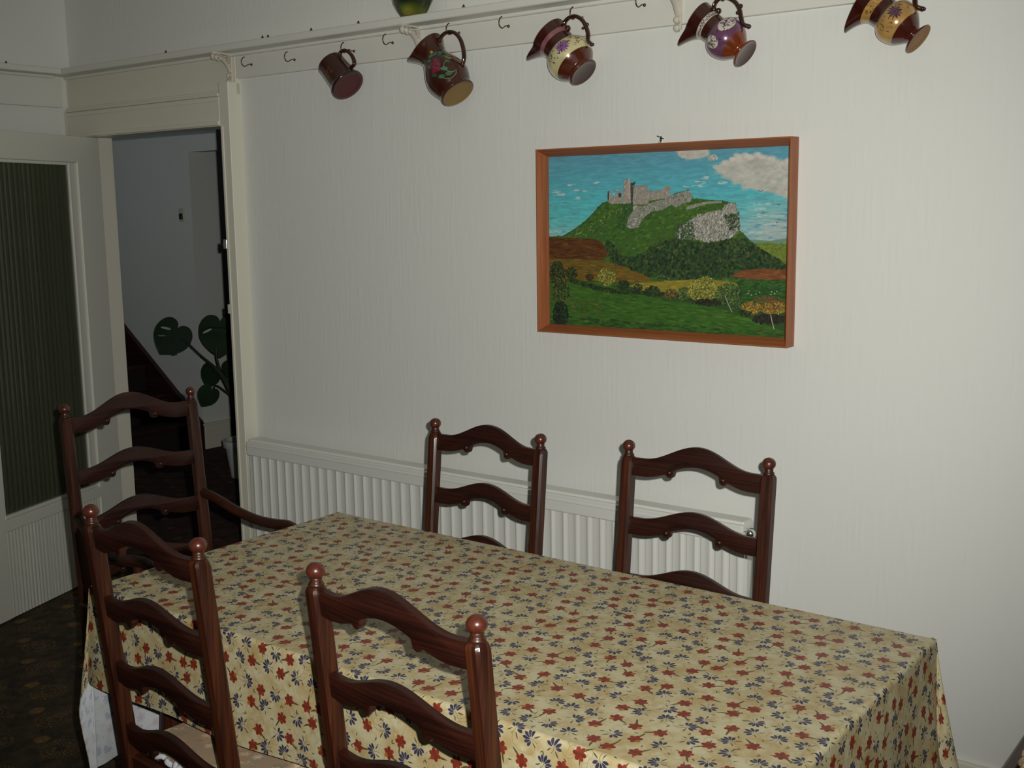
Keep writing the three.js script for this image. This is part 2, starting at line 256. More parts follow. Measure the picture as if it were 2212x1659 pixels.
// printed pattern of the cloth
function clothCanvas(S, tile, ghost) {
  const [c, x] = canvas(S, S), k = S / tile; seed = 1234;
  const a = noise2(S, S, 9, 9, 61), b = noise2(S, S, 24, 24, 62), d = noise2(S, S, 60, 60, 63);
  const lo = ghost ? [226, 230, 232] : [200, 176, 122], hi = ghost ? [240, 242, 243] : [222, 212, 172];
  x.drawImage(pixels(S, S, (px, py, i) => { const t = Math.min(1, Math.max(0, 0.55 + (a[i] - 0.5) * 0.8 + (b[i] - 0.5) * 0.9 + (d[i] - 0.5) * 0.5)); return lo.map((q, n) => q + (hi[n] - q) * t); }), 0, 0);
  const wrap = (px, py, ang, fn) => { for (let i = -1; i <= 1; i++) for (let j = -1; j <= 1; j++) { const X = px + i * tile, Z = py + j * tile; if (X < -0.07 || Z < -0.07 || X > tile + 0.07 || Z > tile + 0.07) continue; x.save(); x.translate(X * k, Z * k); x.rotate(ang); x.scale(k, k); fn(); x.restore(); } };
  const al = ghost ? 0.16 : 1;
  const leaf = (x0, y0, ang, len, wid, col, bend = 0) => { x.save(); x.translate(x0, y0); x.rotate(ang); x.fillStyle = col; x.beginPath(); x.moveTo(0, 0); x.quadraticCurveTo(len * 0.5, -wid + bend, len, bend); x.quadraticCurveTo(len * 0.5, wid + bend, 0, 0); x.fill(); x.restore(); };
  const petal = (ang, r0, len, wid, col) => { x.save(); x.rotate(ang); x.fillStyle = col; x.beginPath(); x.moveTo(r0, 0); x.bezierCurveTo(r0 + len * 0.3, -wid * 0.7, r0 + len * 0.8, -wid, r0 + len, 0); x.bezierCurveTo(r0 + len * 0.8, wid, r0 + len * 0.3, wid * 0.7, r0, 0); x.fill(); x.restore(); };
  const N = 9, cell = tile / N, cells = []; for (let i = 0; i < N; i++) for (let j = 0; j < N; j++) cells.push([i, j, (i + 0.5 + (j & 1 ? 0.28 : -0.2)) * cell + rr(-0.006, 0.006), (j + 0.5) * cell + rr(-0.008, 0.008), rnd() < ((i + j) & 1 ? 0.86 : 0.08)]);
  x.globalAlpha = al;
  if (!ghost) for (let q = 0; q < 60; q++) { const px = rr(0, tile), py = rr(0, tile), r1 = rr(0.006, 0.016), an = rr(0, 6.3); wrap(px, py, an, () => { x.strokeStyle = 'rgba(120,86,40,.55)'; x.lineWidth = 0.0006; x.beginPath(); x.arc(0, 0, r1, 0, 4.4); x.bezierCurveTo(r1 * 0.5, -r1 * 2, r1 * 2, -r1 * 2, r1 * 2.4, -r1 * 0.4); x.stroke(); }); }
  for (const [i, j, px, py, red] of cells) {
    const an = rr(0, 6.28), v = rnd();
    if (red) {
      const la = rr(-0.5, 0.5), orange = v < 0.35;
      wrap(px, py, an, () => { const g = ghost ? '170,150,160' : '96,84,42';
        leaf(0.004, 0, la, 0.026, 0.0042, `rgba(${g},.95)`, 0.005); if (v > 0.4) leaf(-0.004, 0.002, la + 2.6, 0.016, 0.003, `rgba(${g},.8)`, -0.003);
        for (let p = 0; p < 6; p++) petal(p * 1.047 + 0.2, 0.001, 0.0130, 0.0068, ghost ? 'rgb(190,130,140)' : p === 2 && orange ? 'rgb(186,112,40)' : ['rgb(150,54,38)', 'rgb(136,48,34)', 'rgb(158,62,46)'][p % 3]);
        x.fillStyle = ghost ? 'rgb(170,140,140)' : 'rgb(128,62,34)'; x.beginPath(); x.arc(0, 0, 0.0048, 0, 6.3); x.fill(); });
    } else {
      const np = 5 + (v > 0.5 ? 1 : 0);
      wrap(px, py, an, () => { const g = ghost ? '120,128,160' : '74,72,60';
        for (let p = 0; p < np; p++) { const q = (p / (np - 1) - 0.5) * 2.5; const ln = 0.0180 * (1 - 0.18 * Math.abs(q)); petal(q, 0.0030, ln + 0.001, 0.0060, ghost ? 'rgb(120,128,165)' : 'rgb(206,198,170)'); petal(q, 0.0042, ln - 0.001, 0.0048, ghost ? 'rgb(120,128,165)' : ['rgb(66,62,84)', 'rgb(76,70,94)', 'rgb(58,58,72)'][p % 3]); }
        leaf(-0.002, 0.004, 2.2, 0.015, 0.0028, `rgba(${g},.9)`, 0.002); leaf(-0.002, -0.005, -2.4, 0.012, 0.0024, `rgba(${g},.85)`, -0.002);
        x.strokeStyle = `rgba(${g},.8)`; x.lineWidth = 0.0008; x.beginPath(); x.moveTo(0.004, 0); x.quadraticCurveTo(-0.006, 0.002, -0.012, -0.002); x.stroke(); });
    }
    const lx = px + cell * 0.5 + rr(-0.006, 0.006), ly = py + cell * 0.42 + rr(-0.006, 0.006), la = rr(0, 6.28);
    wrap(lx, ly, la, () => { leaf(0, 0, 0, 0.009, 0.0026, ghost ? 'rgb(140,145,150)' : 'rgb(92,82,44)', 0.001); if (v > 0.5) leaf(0, 0, 1.2, 0.008, 0.002, ghost ? 'rgb(140,145,150)' : 'rgb(104,84,44)'); });
  }
  return c;
}
{
  const tile = 0.40;
  M.cloth = phys({ color: lin(0.68, 0.68, 0.68), map: tex(clothCanvas(2048, tile, false), 1 / tile, 1 / tile), roughness: 0.5, clearcoat: 0.12, clearcoatRoughness: 0.35 });
  M.backing = std({ color: lin(0.72, 0.73, 0.74), map: tex(clothCanvas(1024, tile, true), 1 / tile, 1 / tile), roughness: 0.9 });
  const t = thing('tablecloth', 'cream oilcloth printed with small red and blue flowers draped over the long table', 'tablecloth', [(TX0 + TX1) / 2, TY, (TZ0 + TZ1) / 2]);
  const hx = (TX1 - TX0) / 2, hz = (TZ1 - TZ0) / 2;
  const drop = { l: 0.475, n: 0.238, r: 0.46, f: 0.235 };
  // the hanging border as columns: foot point on the table edge, outward direction, length
  const cols = [];
  const side = (ax, az, bx, bz, ox, oz, d, n, ph) => { for (let i = 1; i < n; i++) { const u = i / n; cols.push({ p: [ax + (bx - ax) * u, az + (bz - az) * u], o: [ox, oz], R: d, wave: 0.010 * Math.sin(u * 9 + ph) + 0.008 * Math.sin(u * 23 + 2 * ph) + (ox === 1 ? 0.055 * Math.exp(-(((1 - u) / 0.11) ** 2)) - 0.050 * Math.exp(-(((u - 0.78) / 0.09) ** 2)) : 0), bulge: 0 }); } };
  const corner = (cx, cz, a0, d0, d1, bulge) => { const n = 22; for (let i = 0; i <= n; i++) { const f = i / n * Math.PI / 2, R = Math.min(d0 / Math.max(1e-4, Math.cos(f)), d1 / Math.max(1e-4, Math.sin(f))); cols.push({ p: [cx, cz], o: [Math.cos(a0 + f), Math.sin(a0 + f)], R, wave: 0, bulge: bulge * Math.pow(Math.sin(2 * f), 2) - 0.35 * bulge * Math.pow(Math.sin(4 * f), 2) }); } };
  side(-hx, hz, hx, hz, 0, 1, drop.n, 60, 0.4); // near (left to right), then round: right, far, left
  corner(hx, hz, Math.PI / 2, drop.n, drop.r, -0.075); for (let q = cols.length - 23, k = 0; k < 23; k++) { const f = k / 22 * Math.PI / 2; cols[q + k].o = [Math.sin(f), Math.cos(f)]; cols[q + k].bulge = 0.075 * Math.pow(Math.sin(2 * f), 2); }
  side(hx, hz, hx, -hz, 1, 0, drop.r, 40, 1.3);
  corner(hx, -hz, 0, drop.r, drop.f, 0.052); for (let q = cols.length - 23, k = 0; k < 23; k++) { const f = k / 22 * Math.PI / 2; cols[q + k].o = [Math.cos(f), -Math.sin(f)]; }
  side(hx, -hz, -hx, -hz, 0, -1, drop.f, 60, 2.2);
  corner(-hx, -hz, 0, drop.f, drop.l, 0.06); for (let q = cols.length - 23, k = 0; k < 23; k++) { const f = k / 22 * Math.PI / 2; cols[q + k].o = [-Math.sin(f), -Math.cos(f)]; }
  side(-hx, -hz, -hx, hz, -1, 0, drop.l, 40, 0.1);
  corner(-hx, hz, 0, drop.l, drop.n, 0.026); for (let q = cols.length - 23, k = 0; k < 23; k++) { const f = k / 22 * Math.PI / 2; cols[q + k].o = [-Math.cos(f), Math.sin(f)]; }
  const build = (off) => {
    const pos = [], uv = [], idx = [], rows = 14, r = 0.010, n = cols.length;
    const ring = (c, k) => { // k 0..rows
      let out, y, s;
      if (k <= 4) { const a = k / 4 * Math.PI / 2; out = -r + (r - off) * Math.sin(a); y = -r + (r - off) * Math.cos(a); s = r * a; if (Math.abs(c.o[0] * c.o[1]) > 1e-6 || c.c) { const g = 1 + 0.4142 * Math.sin(2 * Math.atan2(Math.abs(c.o[1]), Math.abs(c.o[0]))); out = -r * (c.g = g) + (r - off) * Math.sin(a) * 1; out = -r * g + (r * g - off) * Math.sin(a); } }
      else { const u = (k - 4) / (rows - 4), len = (c.R - r) * u, flare = (0.018 + Math.max(-0.004, c.bulge)) * Math.pow(u, 1.15) * Math.min(1, c.R / 0.24) + c.wave * u * u; out = flare - off; y = -r - Math.sqrt(Math.max(0, len * len - flare * flare)); s = r * Math.PI / 2 + len; }
      return [c.p[0] + c.o[0] * out, y, c.p[1] + c.o[1] * out, c.p[0] + c.o[0] * (s - r), c.p[1] + c.o[1] * (s - r)];
    };
    for (const c of cols) for (let k = 0; k <= rows; k++) { const q = ring(c, k); pos.push(q[0], q[1], q[2]); uv.push(q[3], -q[4]); }
    for (let i = 0; i < n; i++) for (let k = 0; k < rows; k++) { const a = i * (rows + 1) + k, b = ((i + 1) % n) * (rows + 1) + k; idx.push(a, a + 1, b, b, a + 1, b + 1); }
    const q = pos.length / 3, ex = hx - r, ez = hz - r; for (const [a, b] of [[-ex, -ez], [-ex, ez], [ex, ez], [ex, -ez]]) { pos.push(a, -off, b); uv.push(a, -b); } idx.push(q, q + 1, q + 2, q, q + 2, q + 3);
    let g = new THREE.BufferGeometry(); g.setAttribute('position', new THREE.Float32BufferAttribute(pos, 3)); g.setAttribute('uv', new THREE.Float32BufferAttribute(uv, 2)); g.setIndex(idx); g.computeVertexNormals(); return g;
  };
  part('printed_face', build(0), M.cloth, t);
  part('backing', build(0.0015), M.backing, t, 'pale reverse side of the oilcloth');
}
// ---------------------------------------------------------------- chairs
function slatGeo(half, h, rise, hc, bow, th = 0.017) {
  const kx = half * 0.40, kr = 0.0125, N = 64, top = [], bot = [], s = (x) => { const q = Math.min(1, Math.abs(x) / (half * 0.80)); return 0.5 + 0.5 * Math.cos(Math.PI * q); };
  for (let i = 0; i <= N; i++) { const x = -half + 2 * half * i / N; top.push([x, rise * s(x)]); }
  for (let i = 0; i <= 2 * N; i++) { const x = half - 2 * half * i / (2 * N), a = Math.abs(x); let y = -h + (rise - (hc - h)) * s(x); if (a > kx) y -= 0.004 * Math.exp(-(a - kx) * 30); const d = (a - kx) / kr; if (Math.abs(d) < 1) y = Math.min(y, -h + (rise - (hc - h)) * s(kx) - 0.003 - kr * Math.sqrt(1 - d * d)); bot.push([x, y]); }
  const g = new THREE.ExtrudeGeometry(new THREE.Shape([...top, ...bot].map((p) => new THREE.Vector2(...p))), { depth: th - 0.006, bevelEnabled: true, bevelSize: 0.0025, bevelThickness: 0.003, bevelSegments: 2, bevelOffset: -0.0025 });
  g.translate(0, 0, -th / 2 + 0.003);
  const pts = []; for (let i = 0; i <= 20; i++) { const x = -kx * 0.95 + 1.9 * kx * i / 20; pts.push([x, -h + (rise - (hc - h)) * s(x) + 0.011, th / 2]); }
  const list = [toCreasedNormals(g, 0.6), tube(pts, 0.0032, 30, 6), ball(-kx, pts[0][1] - 0.014, th / 2 - 0.002, 0.008, 10, 8), ball(kx, pts[0][1] - 0.014, th / 2 - 0.002, 0.008, 10, 8)];
  const m = merge(list), p = m.attributes.position; for (let i = 0; i < p.count; i++) { const x = p.getX(i); p.setZ(i, p.getZ(i) - bow * (1 - (x / half) ** 2)); }
  return uvm(m, 1, 'x');
}
const RAKE = 0.060;                         // lean of the back from seat to finial
function backZ(y, H) { return y < 0.45 ? -0.19 - 0.03 * (1 - y / 0.45) : -0.19 - RAKE * (y - 0.45) / (H - 0.45); }
function makeChair(o, w, H, slats, arms) {
  const pw = 0.034, post = squarePoly(pw, 0.0055), pt = H - 0.030;
  const front = w / 2 + 0.018, fz = 0.215;
  for (const s of [-1, 1]) {
    const secs = [0, 0.2, 0.45, 0.62, 0.8, pt - 0.008].map((y) => ({ c: [s * w / 2, y, backZ(y, H)], s: 1 })); secs[5].c[1] = pt - 0.016; secs[5].c[2] = backZ(pt - 0.016, H); for (const [d, q] of [[0.009, 0.96], [0.004, 0.87], [0, 0.70]]) secs.push({ c: [s * w / 2, pt - d, backZ(pt, H)], s: q });
    part('back_post', [loft(post, secs, 0.7), lathe([[0.0105, -0.002], [0.0140, 0.001], [0.0145, 0.004], [0.0120, 0.007], [0.0105, 0.010], [0.0115, 0.014], [0.009, 0.018]], 20, s * w / 2, pt, backZ(pt, H))], M.wood, o);
    const f = part('finial', ball(0, 0, 0, 0.0172, 24, 18).scale(1, 0.90, 1).translate(s * w / 2, pt + 0.0275, backZ(pt, H)), M.finial, o);
    part('leg', lathe([[0, 0], [0.014, 0], [0.020, 0.02], [0.014, 0.05], [0.017, 0.12], [0.022, 0.16], [0.022, 0.2], [0.016, 0.22], [0.021, 0.3], [0.017, 0.36], [0.023, 0.385], [0.023, 0.43], [0, 0.43]], 16, s * front, 0, fz), M.wood, o);
  }
  for (const [y, h, rise, hc] of slats) { const g = slatGeo(w / 2 - 0.008, h, rise, hc, 0.012); g.rotateX(-Math.atan(RAKE / (H - 0.45))); g.translate(0, y, backZ(y, H)); part('slat', g, M.slat, o); }
  // seat: rails and board
  const yb = 0.435;
  part('seat_rail', rbox(-front, front, yb, yb + 0.05, fz - 0.014, fz + 0.014, 0.006, 2, 'x'), M.wood, o);
  part('seat_rail', rbox(-w / 2, w / 2, yb, yb + 0.05, -0.20, -0.178, 0.005, 2, 'x'), M.wood, o);
  for (const s of [-1, 1]) part('seat_rail', rbox(s * front - 0.014, s * front + 0.014, yb, yb + 0.05, -0.18, fz, 0.006, 2, 'z'), M.wood, o);
  part('seat_board', rbox(-front + 0.01, front - 0.01, yb + 0.015, yb + 0.042, -0.18, fz - 0.01, 0.005, 1, 'z'), M.wood, o);
  for (const s of [-1, 1]) part('stretcher', tube([[s * w / 2, 0.17, backZ(0.17, H)], [s * (w / 2 + 0.01), 0.172, 0], [s * front, 0.17, fz]], 0.010, 10), M.wood, o);
  part('stretcher', tube([[-front, 0.25, fz], [0, 0.25, fz], [front, 0.25, fz]], 0.011, 8), M.wood, o);
  part('stretcher', tube([[-w / 2, 0.22, backZ(0.22, H)], [0, 0.22, backZ(0.22, H)], [w / 2, 0.22, backZ(0.22, H)]], 0.009, 8), M.wood, o);
  if (arms) for (const s of [-1, 1]) {
    const zb = backZ(0.74, H), pts = [[s * w / 2, 0.745, zb], [s * (w / 2 + 0.012), 0.732, zb + 0.07], [s * (w / 2 + 0.028), 0.702, zb + 0.17], [s * (w / 2 + 0.036), 0.688, zb + 0.28], [s * (w / 2 + 0.034), 0.694, zb + 0.38], [s * (w / 2 + 0.03), 0.704, zb + 0.46], [s * (w / 2 + 0.028), 0.698, zb + 0.50]];
    const g = tube(pts, 0.0165, 40, 10); const p = g.attributes.position; g.computeVertexNormals();
    part('arm', [uvm(g, 1, 'z'), ball(pts[6][0], pts[6][1], pts[6][2], 0.0175, 12, 8)], M.wood, o);
    part('arm_support', lathe([[0.014, 0.48], [0.02, 0.5], [0.013, 0.54], [0.018, 0.6], [0.013, 0.64], [0.016, 0.69]], 14, s * (w / 2 + 0.025), 0, fz - 0.015), M.wood, o);
  }
}
const sideSlats = [[Y(0.997), 0.048, 0.046, 0.053], [Y(0.838), 0.046, 0.036, 0.044], [Y(0.685), 0.046, 0.036, 0.044], [Y(0.535), 0.046, 0.036, 0.044]];
const SH = Y(1.0294) , SW = 0.399;
// a chair placed by the middle of its finials (x, z) with its front towards direction turn
function placeChair(name, x, z, turn, label, group, proto) {
  const back = backZ(SH - 0.03, SH), px = x - Math.sin(turn) * back, pz = z - Math.cos(turn) * back;
  let o;
  if (proto) { o = proto.clone(); o.name = numbered(name); o.userData = { label, category: 'chair', group }; scene.add(o); o.position.set(px, 0, pz); o.rotation.y = turn; }
  else { o = thing(name, label, 'chair', [px, 0, pz], turn, group); makeChair(o, SW, SH, sideSlats, false); }
  return o;
}
const G = 'ladder-back side chairs';
const ch1 = placeChair('dining_chair', 1.553, 0.637, -0.045, 'dark ladder-back chair before the radiator, nearest the doorway', G);
const chairs = [ch1,
  placeChair('dining_chair', 2.198, 0.583, 0.008, 'dark ladder-back chair below the painting, at the radiator\'s valve end', G, ch1),
  placeChair('dining_chair', 1.597, 1.813, Math.PI - 0.065, 'dark ladder-back chair backing onto the carpet, opposite the radiator, beside the armchair', G, ch1),
  placeChair('dining_chair', 2.2955, 1.823, Math.PI - 0.095, 'dark ladder-back chair at the middle of the table side facing away from the painting wall', G, ch1),
  placeChair('dining_chair', 3.225, 0.275, 0.0, 'dark chair standing against the bare wall past the end of the table', G, ch1)];
const CH = Y(1.061), CW = 0.4404;
const carver = thing('armchair', 'dark ladder-back armchair at the table end in front of the doorway', 'armchair');
{
  const turn = 1.467, back = backZ(CH - 0.03, CH);
  makeChair(carver, CW, CH, [[Y(1.028), 0.050, 0.056, 0.056], [Y(0.862), 0.048, 0.042, 0.048], [Y(0.704), 0.048, 0.042, 0.048], [Y(0.55), 0.046, 0.038, 0.045]], true);
  carver.position.set(0.361 - Math.sin(turn) * back, 0, 0.992 - Math.cos(turn) * back); carver.rotation.y = turn;
}
// seat cushions
{
  const [c, x] = canvas(512, 512); x.fillStyle = 'rgb(176,150,120)'; x.fillRect(0, 0, 512, 512); seed = 99;
  for (let i = 0; i < 90; i++) { const px = rr(0, 512), py = rr(0, 512), r = rr(14, 40), col = [[190, 140, 110], [226, 210, 180], [168, 150, 130], [205, 160, 120], [150, 140, 110]][Math.floor(rr(0, 5))]; for (let p = 0; p < 6; p++) { x.fillStyle = `rgba(${col},.5)`; x.beginPath(); x.ellipse(px + Math.cos(p) * r * 0.5, py + Math.sin(p) * r * 0.5, r * 0.5, r * 0.3, p, 0, 6.3); x.fill(); } }
  M.cushion = std({ map: tex(c, 4, 4), roughness: 0.95 });
  const cushion = (chair, label, w, frill) => {
    const t = thing('seat_cushion', label, 'cushion', [chair.position.x, 0.4785, chair.position.z], chair.rotation.y, 'seat cushions');
    const g = new RoundedBoxGeometry(w, 0.036, 0.36, 5, 0.017); g.translate(0, 0.019, 0.01); const p = g.attributes.position;
    for (let i = 0; i < p.count; i++) if (p.getY(i) > 0.02) p.setY(i, p.getY(i) + 0.014 * Math.cos(p.getX(i) / w * 2.6) * Math.cos(p.getZ(i) / 0.36 * 2.6));
    g.computeVertexNormals(); part('pad', uvm(g, 1, 'z'), M.cushion, t);
    const pts = []; for (let k = 0; k < 160; k++) { const a = k / 160 * 6.2832, ca = Math.cos(a), sa = Math.sin(a), q = 1 / Math.pow(Math.pow(Math.abs(ca), 6) + Math.pow(Math.abs(sa), 6), 1 / 6), o = 0.006 * Math.sin(k * 1.57); pts.push(V3(ca * q * (w / 2 + 0.004 + o), 0.018 + 0.005 * Math.sin(k * 2.1), 0.01 + sa * q * (0.184 + o))); }
    part('frill', tube(pts, 0.007, 320, 5, true), frill ? M.backing : M.cushion, t, frill ? 'white frilled edge' : undefined);
  };
  const names = ['floral cushion on the chair before the radiator, nearest the doorway', 'floral cushion on the chair below the painting', 'floral cushion on the near chair beside the armchair', 'floral cushion on the near chair at the middle of the table', 'floral cushion on the chair against the bare wall'];
  chairs.forEach((ch, i) => cushion(ch, names[i], 0.385, i === 2)); cushion(carver, 'floral cushion on the armchair by the doorway', 0.42);
}

// ---------------------------------------------------------------- the painting
{
  const W = 1536, H = 1016, [c, x] = canvas(W, H); seed = 4242;
  const K = 1.75, s2l = (v) => ((v /= 255) <= 0.04045 ? v / 12.92 : ((v + 0.055) / 1.055) ** 2.4), l2s = (v) => 255 * (v <= 0.0031308 ? 12.92 * v : 1.055 * v ** (1 / 2.4) - 0.055);
  const col = (r, g, b, a = 1) => `rgba(${[r, g, b].map((v) => Math.round(Math.min(245, l2s(K * s2l(Math.max(0, v)))))).join(',')},${a})`;
  const P = (cx, cy) => { const u = (cx - 255) / 1648, t = 240 - 68 * u, b = 1388 + 95 * u; return [u * W, (cy - t) / (b - t) * H]; };
  const poly = (pts, f) => { x.fillStyle = f; x.beginPath(); pts.forEach((p, i) => { const q = P(...p); i ? x.lineTo(...q) : x.moveTo(...q); }); x.closePath(); x.fill(); };
  const inside = (pts, px, py) => { let o = false; for (let i = 0, j = pts.length - 1; i < pts.length; j = i++) { const [a, b] = pts[i], [d, e] = pts[j]; if ((b > py) !== (e > py) && px < (d - a) * (py - b) / (e - b) + a) o = !o; } return o; };
  const dab = (cx, cy, rx, ry, an, f) => { const [a, b] = P(cx, cy); x.fillStyle = f; x.beginPath(); x.ellipse(a, b, rx, ry, an, 0, 6.3); x.fill(); };
  // dabs of a palette scattered in a polygon
  const stipple = (pts, n, pal, r0, r1, an = [0, 3.1], flat = 0.6, al = 0.85) => { const xs = pts.map((p) => p[0]), ys = pts.map((p) => p[1]), ax = Math.min(...xs), bx = Math.max(...xs), ay = Math.min(...ys), by = Math.max(...ys); for (let i = 0; i < n; i++) { const px = rr(ax, bx), py = rr(ay, by); if (!inside(pts, px, py)) continue; const q = pal[Math.floor(rnd() * pal.length)], j = rr(0.82, 1.18), r = rr(r0, r1); dab(px, py, r, r * flat, rr(...an), col(q[0] * j, q[1] * j, q[2] * j, al)); } };
  const bush = (cx, cy, rx, ry, pal, n = 160, r = 6) => { for (let i = 0; i < n; i++) { const a = rr(0, 6.28), d = Math.sqrt(rnd()); const q = pal[Math.floor(rnd() * pal.length)], j = rr(0.75, 1.2); dab(cx + Math.cos(a) * d * rx, cy + Math.sin(a) * d * ry, rr(r * 0.4, r), rr(r * 0.3, r * 0.7), rr(0, 3), col(q[0] * j, q[1] * j, q[2] * j, 0.9)); } };
  // sky in horizontal strokes
  const skyAt = (u, v) => { const a = [72, 118, 134], b = [66, 140, 148], d = [70, 150, 148], e = [112, 150, 150]; const m = (p, q, t) => p.map((k, i) => k + (q[i] - k) * t); let k = v < 0.22 ? m(a, b, v / 0.22) : v < 0.36 ? m(b, d, (v - 0.22) / 0.14) : m(d, e, Math.min(1, (v - 0.36) / 0.14)); return u > 0.74 && v > 0.24 ? m(k, [134, 144, 140], Math.min(1, (u - 0.74) * 5) * Math.min(1, (v - 0.24) * 6)) : k; };
  x.fillStyle = col(72, 122, 136); x.fillRect(0, 0, W, H);
  for (let i = 0; i < 5200; i++) { const u = rnd(), v = rr(0, 0.6), k = skyAt(u, v), j = rr(0.92, 1.08); x.fillStyle = col(k[0] * j, k[1] * j, k[2] * j, 0.6); x.beginPath(); x.ellipse(u * W, v * H, rr(14, 48), rr(3, 7), rr(-0.08, 0.08), 0, 6.3); x.fill(); }
  // clouds
  const cloudPal = [[150, 147, 138], [140, 140, 133], [156, 152, 142], [134, 136, 132]]; x.fillStyle = col(40, 62, 30); x.fillRect(0, H * 0.62, W, H);
  const big = [[1450, 315], [1500, 285], [1560, 262], [1590, 240], [1640, 232], [1670, 245], [1710, 232], [1750, 250], [1800, 258], [1850, 280], [1900, 272], [1900, 520], [1840, 490], [1740, 470], [1640, 450], [1580, 415], [1510, 375], [1470, 345]];
  for (const p of big) for (let q = 0; q < 6; q++) dab(p[0] + rr(-14, 14), p[1] + rr(-9, 9), rr(14, 26), rr(8, 14), 0, col(136, 142, 138, 0.3)); poly(big, col(146, 144, 136, 0.8)); stipple(big, 2600, cloudPal, 8, 26, [-0.2, 0.2], 0.55, 0.16);
  for (let i = 0; i < 60; i++) { const q = big[Math.floor(rr(1, 11))]; dab(q[0] + rr(-16, 16), q[1] + rr(-4, 14), rr(8, 20), rr(6, 12), 0, col(164, 160, 150, 0.3)); }
  const sc = [[1188, 205], [1250, 198], [1330, 194], [1395, 196], [1398, 235], [1340, 250], [1280, 262], [1220, 245]];
  poly(sc, col(150, 150, 142, 0.9)); stipple(sc, 500, cloudPal, 7, 20, [-0.2, 0.2], 0.6, 0.2); bush(1430, 252, 30, 16, cloudPal, 50, 10);
  for (const [a, b, w] of [[435, 428, 30], [505, 470, 45], [320, 478, 22], [620, 418, 14], [360, 495, 26], [1385, 385, 20], [1345, 415, 36], [1490, 420, 22], [1300, 440, 60], [1740, 560, 80], [1780, 640, 90], [1720, 600, 60], [1820, 700, 70], [1700, 760, 90], [300, 750, 60], [490, 520, 12]]) for (let k = 0; k < 8; k++) dab(a + rr(-w, w), b + rr(-8, 8), rr(6, 22), rr(2, 4), rr(-0.1, 0.1), col(158, 162, 158, 0.55));
  // far hills at the right
  const far = [[1640, 810], [1720, 806], [1800, 812], [1850, 803], [1903, 797], [1903, 990], [1700, 900]];
  poly(far, col(84, 110, 92)); poly([[1690, 830], [1790, 822], [1860, 836], [1903, 832], [1903, 1000], [1760, 900]], col(82, 98, 36)); stipple(far.map(([a, b]) => [a, b + 26]), 500, [[74, 96, 40], [100, 102, 44], [60, 88, 40], [112, 90, 50]], 4, 11, [-0.2, 0.2], 0.35);
  // the hill
  const hill = [[275, 782], [370, 776], [440, 740], [520, 692], [580, 640], [625, 596], [670, 552], [705, 545], [800, 552], [890, 545], [1000, 530], [1130, 515], [1190, 485], [1275, 468], [1305, 525], [1400, 532], [1490, 540], [1580, 556], [1596, 620], [1608, 740], [1650, 780], [1700, 835], [1790, 905], [1903, 975], [1903, 1120], [255, 1120], [255, 782]];
  poly(hill, col(50, 76, 32)); stipple(hill, 3600, [[52, 80, 32], [62, 90, 34], [46, 70, 34], [58, 82, 26], [40, 66, 36], [70, 92, 40]], 5, 16, [-0.7, 0.1], 0.45, 0.7);
  stipple([[840, 560], [900, 570], [850, 700], [860, 760], [760, 730], [800, 640]], 200, [[34, 62, 36], [40, 70, 36]], 5, 14, [-0.9, 0], 0.5, 0.7);
  for (let i = 0; i < 46; i++) { const u = rnd(); dab(400 + u * 300 + rr(0, 160), 770 - u * 190 + rr(0, 40), rr(2, 6), rr(1.5, 3), -0.4, col(138, 136, 104, 0.8)); }
  x.strokeStyle = col(30, 46, 26); x.lineWidth = 4; x.beginPath(); [[370, 778], [440, 742], [520, 694], [580, 642], [625, 598], [670, 554], [705, 547]].forEach((p, i) => (i ? x.lineTo(...P(...p)) : x.moveTo(...P(...p)))); x.stroke();
  // rocks
  const rockPal = [[124, 122, 114], [108, 108, 100], [96, 98, 88], [138, 134, 126], [82, 86, 74], [114, 108, 102]];
  const rock = (pts, n, r = 9) => { poly(pts, col(106, 108, 98)); stipple(pts, n, rockPal, r * 0.3, r, [-1.4, -0.2], 0.4, 0.9); stipple(pts, n / 5, [[66, 72, 58], [56, 66, 48]], r * 0.25, r * 0.6, [-1.5, 0.4], 0.35, 0.9); };
  rock([[890, 570], [960, 575], [1000, 560], [1060, 540], [1130, 525], [1150, 570], [1100, 600], [1020, 610], [960, 660], [930, 720], [870, 728], [845, 715], [855, 660], [890, 610]], 700);
  rock([[1120, 515], [1200, 488], [1278, 468], [1300, 520], [1290, 545], [1230, 560], [1190, 585], [1140, 555]], 420, 8);
  rock([[1250, 590], [1290, 568], [1390, 545], [1490, 542], [1495, 556], [1400, 560], [1330, 582], [1270, 600]], 220, 6);
  const cliff = [[1510, 565], [1580, 558], [1598, 640], [1608, 735], [1560, 790], [1500, 810], [1420, 830], [1340, 800], [1270, 800], [1190, 790], [1200, 740], [1260, 690], [1330, 640], [1420, 612], [1500, 605]];
  rock(cliff, 1900, 10); stipple(cliff, 900, [[150, 146, 138], [132, 126, 120]], 3, 9, [-1.6, -0.8], 0.35, 0.85);
  stipple([[1510, 640], [1600, 620], [1608, 740], [1540, 740]], 160, [[36, 48, 36], [54, 66, 44]], 4, 10, [-1.5, 0], 0.5);
  stipple([[1190, 700], [1300, 680], [1320, 800], [1190, 800]], 220, [[44, 60, 42], [60, 74, 50]], 4, 9, [0, 3], 0.6);
  // castle
  const wallc = [[118, 112, 104], [132, 124, 114], [104, 100, 94], [144, 136, 126]];
  const cas = (pts, dark) => { poly(pts, dark ? col(52, 54, 52) : col(116, 110, 102)); stipple(pts, 240, dark ? [[44, 48, 46], [62, 64, 60]] : wallc, 2, 6, [-1.6, -1.2], 0.6, 0.7); };
  cas([[1000, 470], [1050, 472], [1100, 464], [1112, 440], [1148, 438], [1150, 512], [1120, 522], [1000, 540]]);
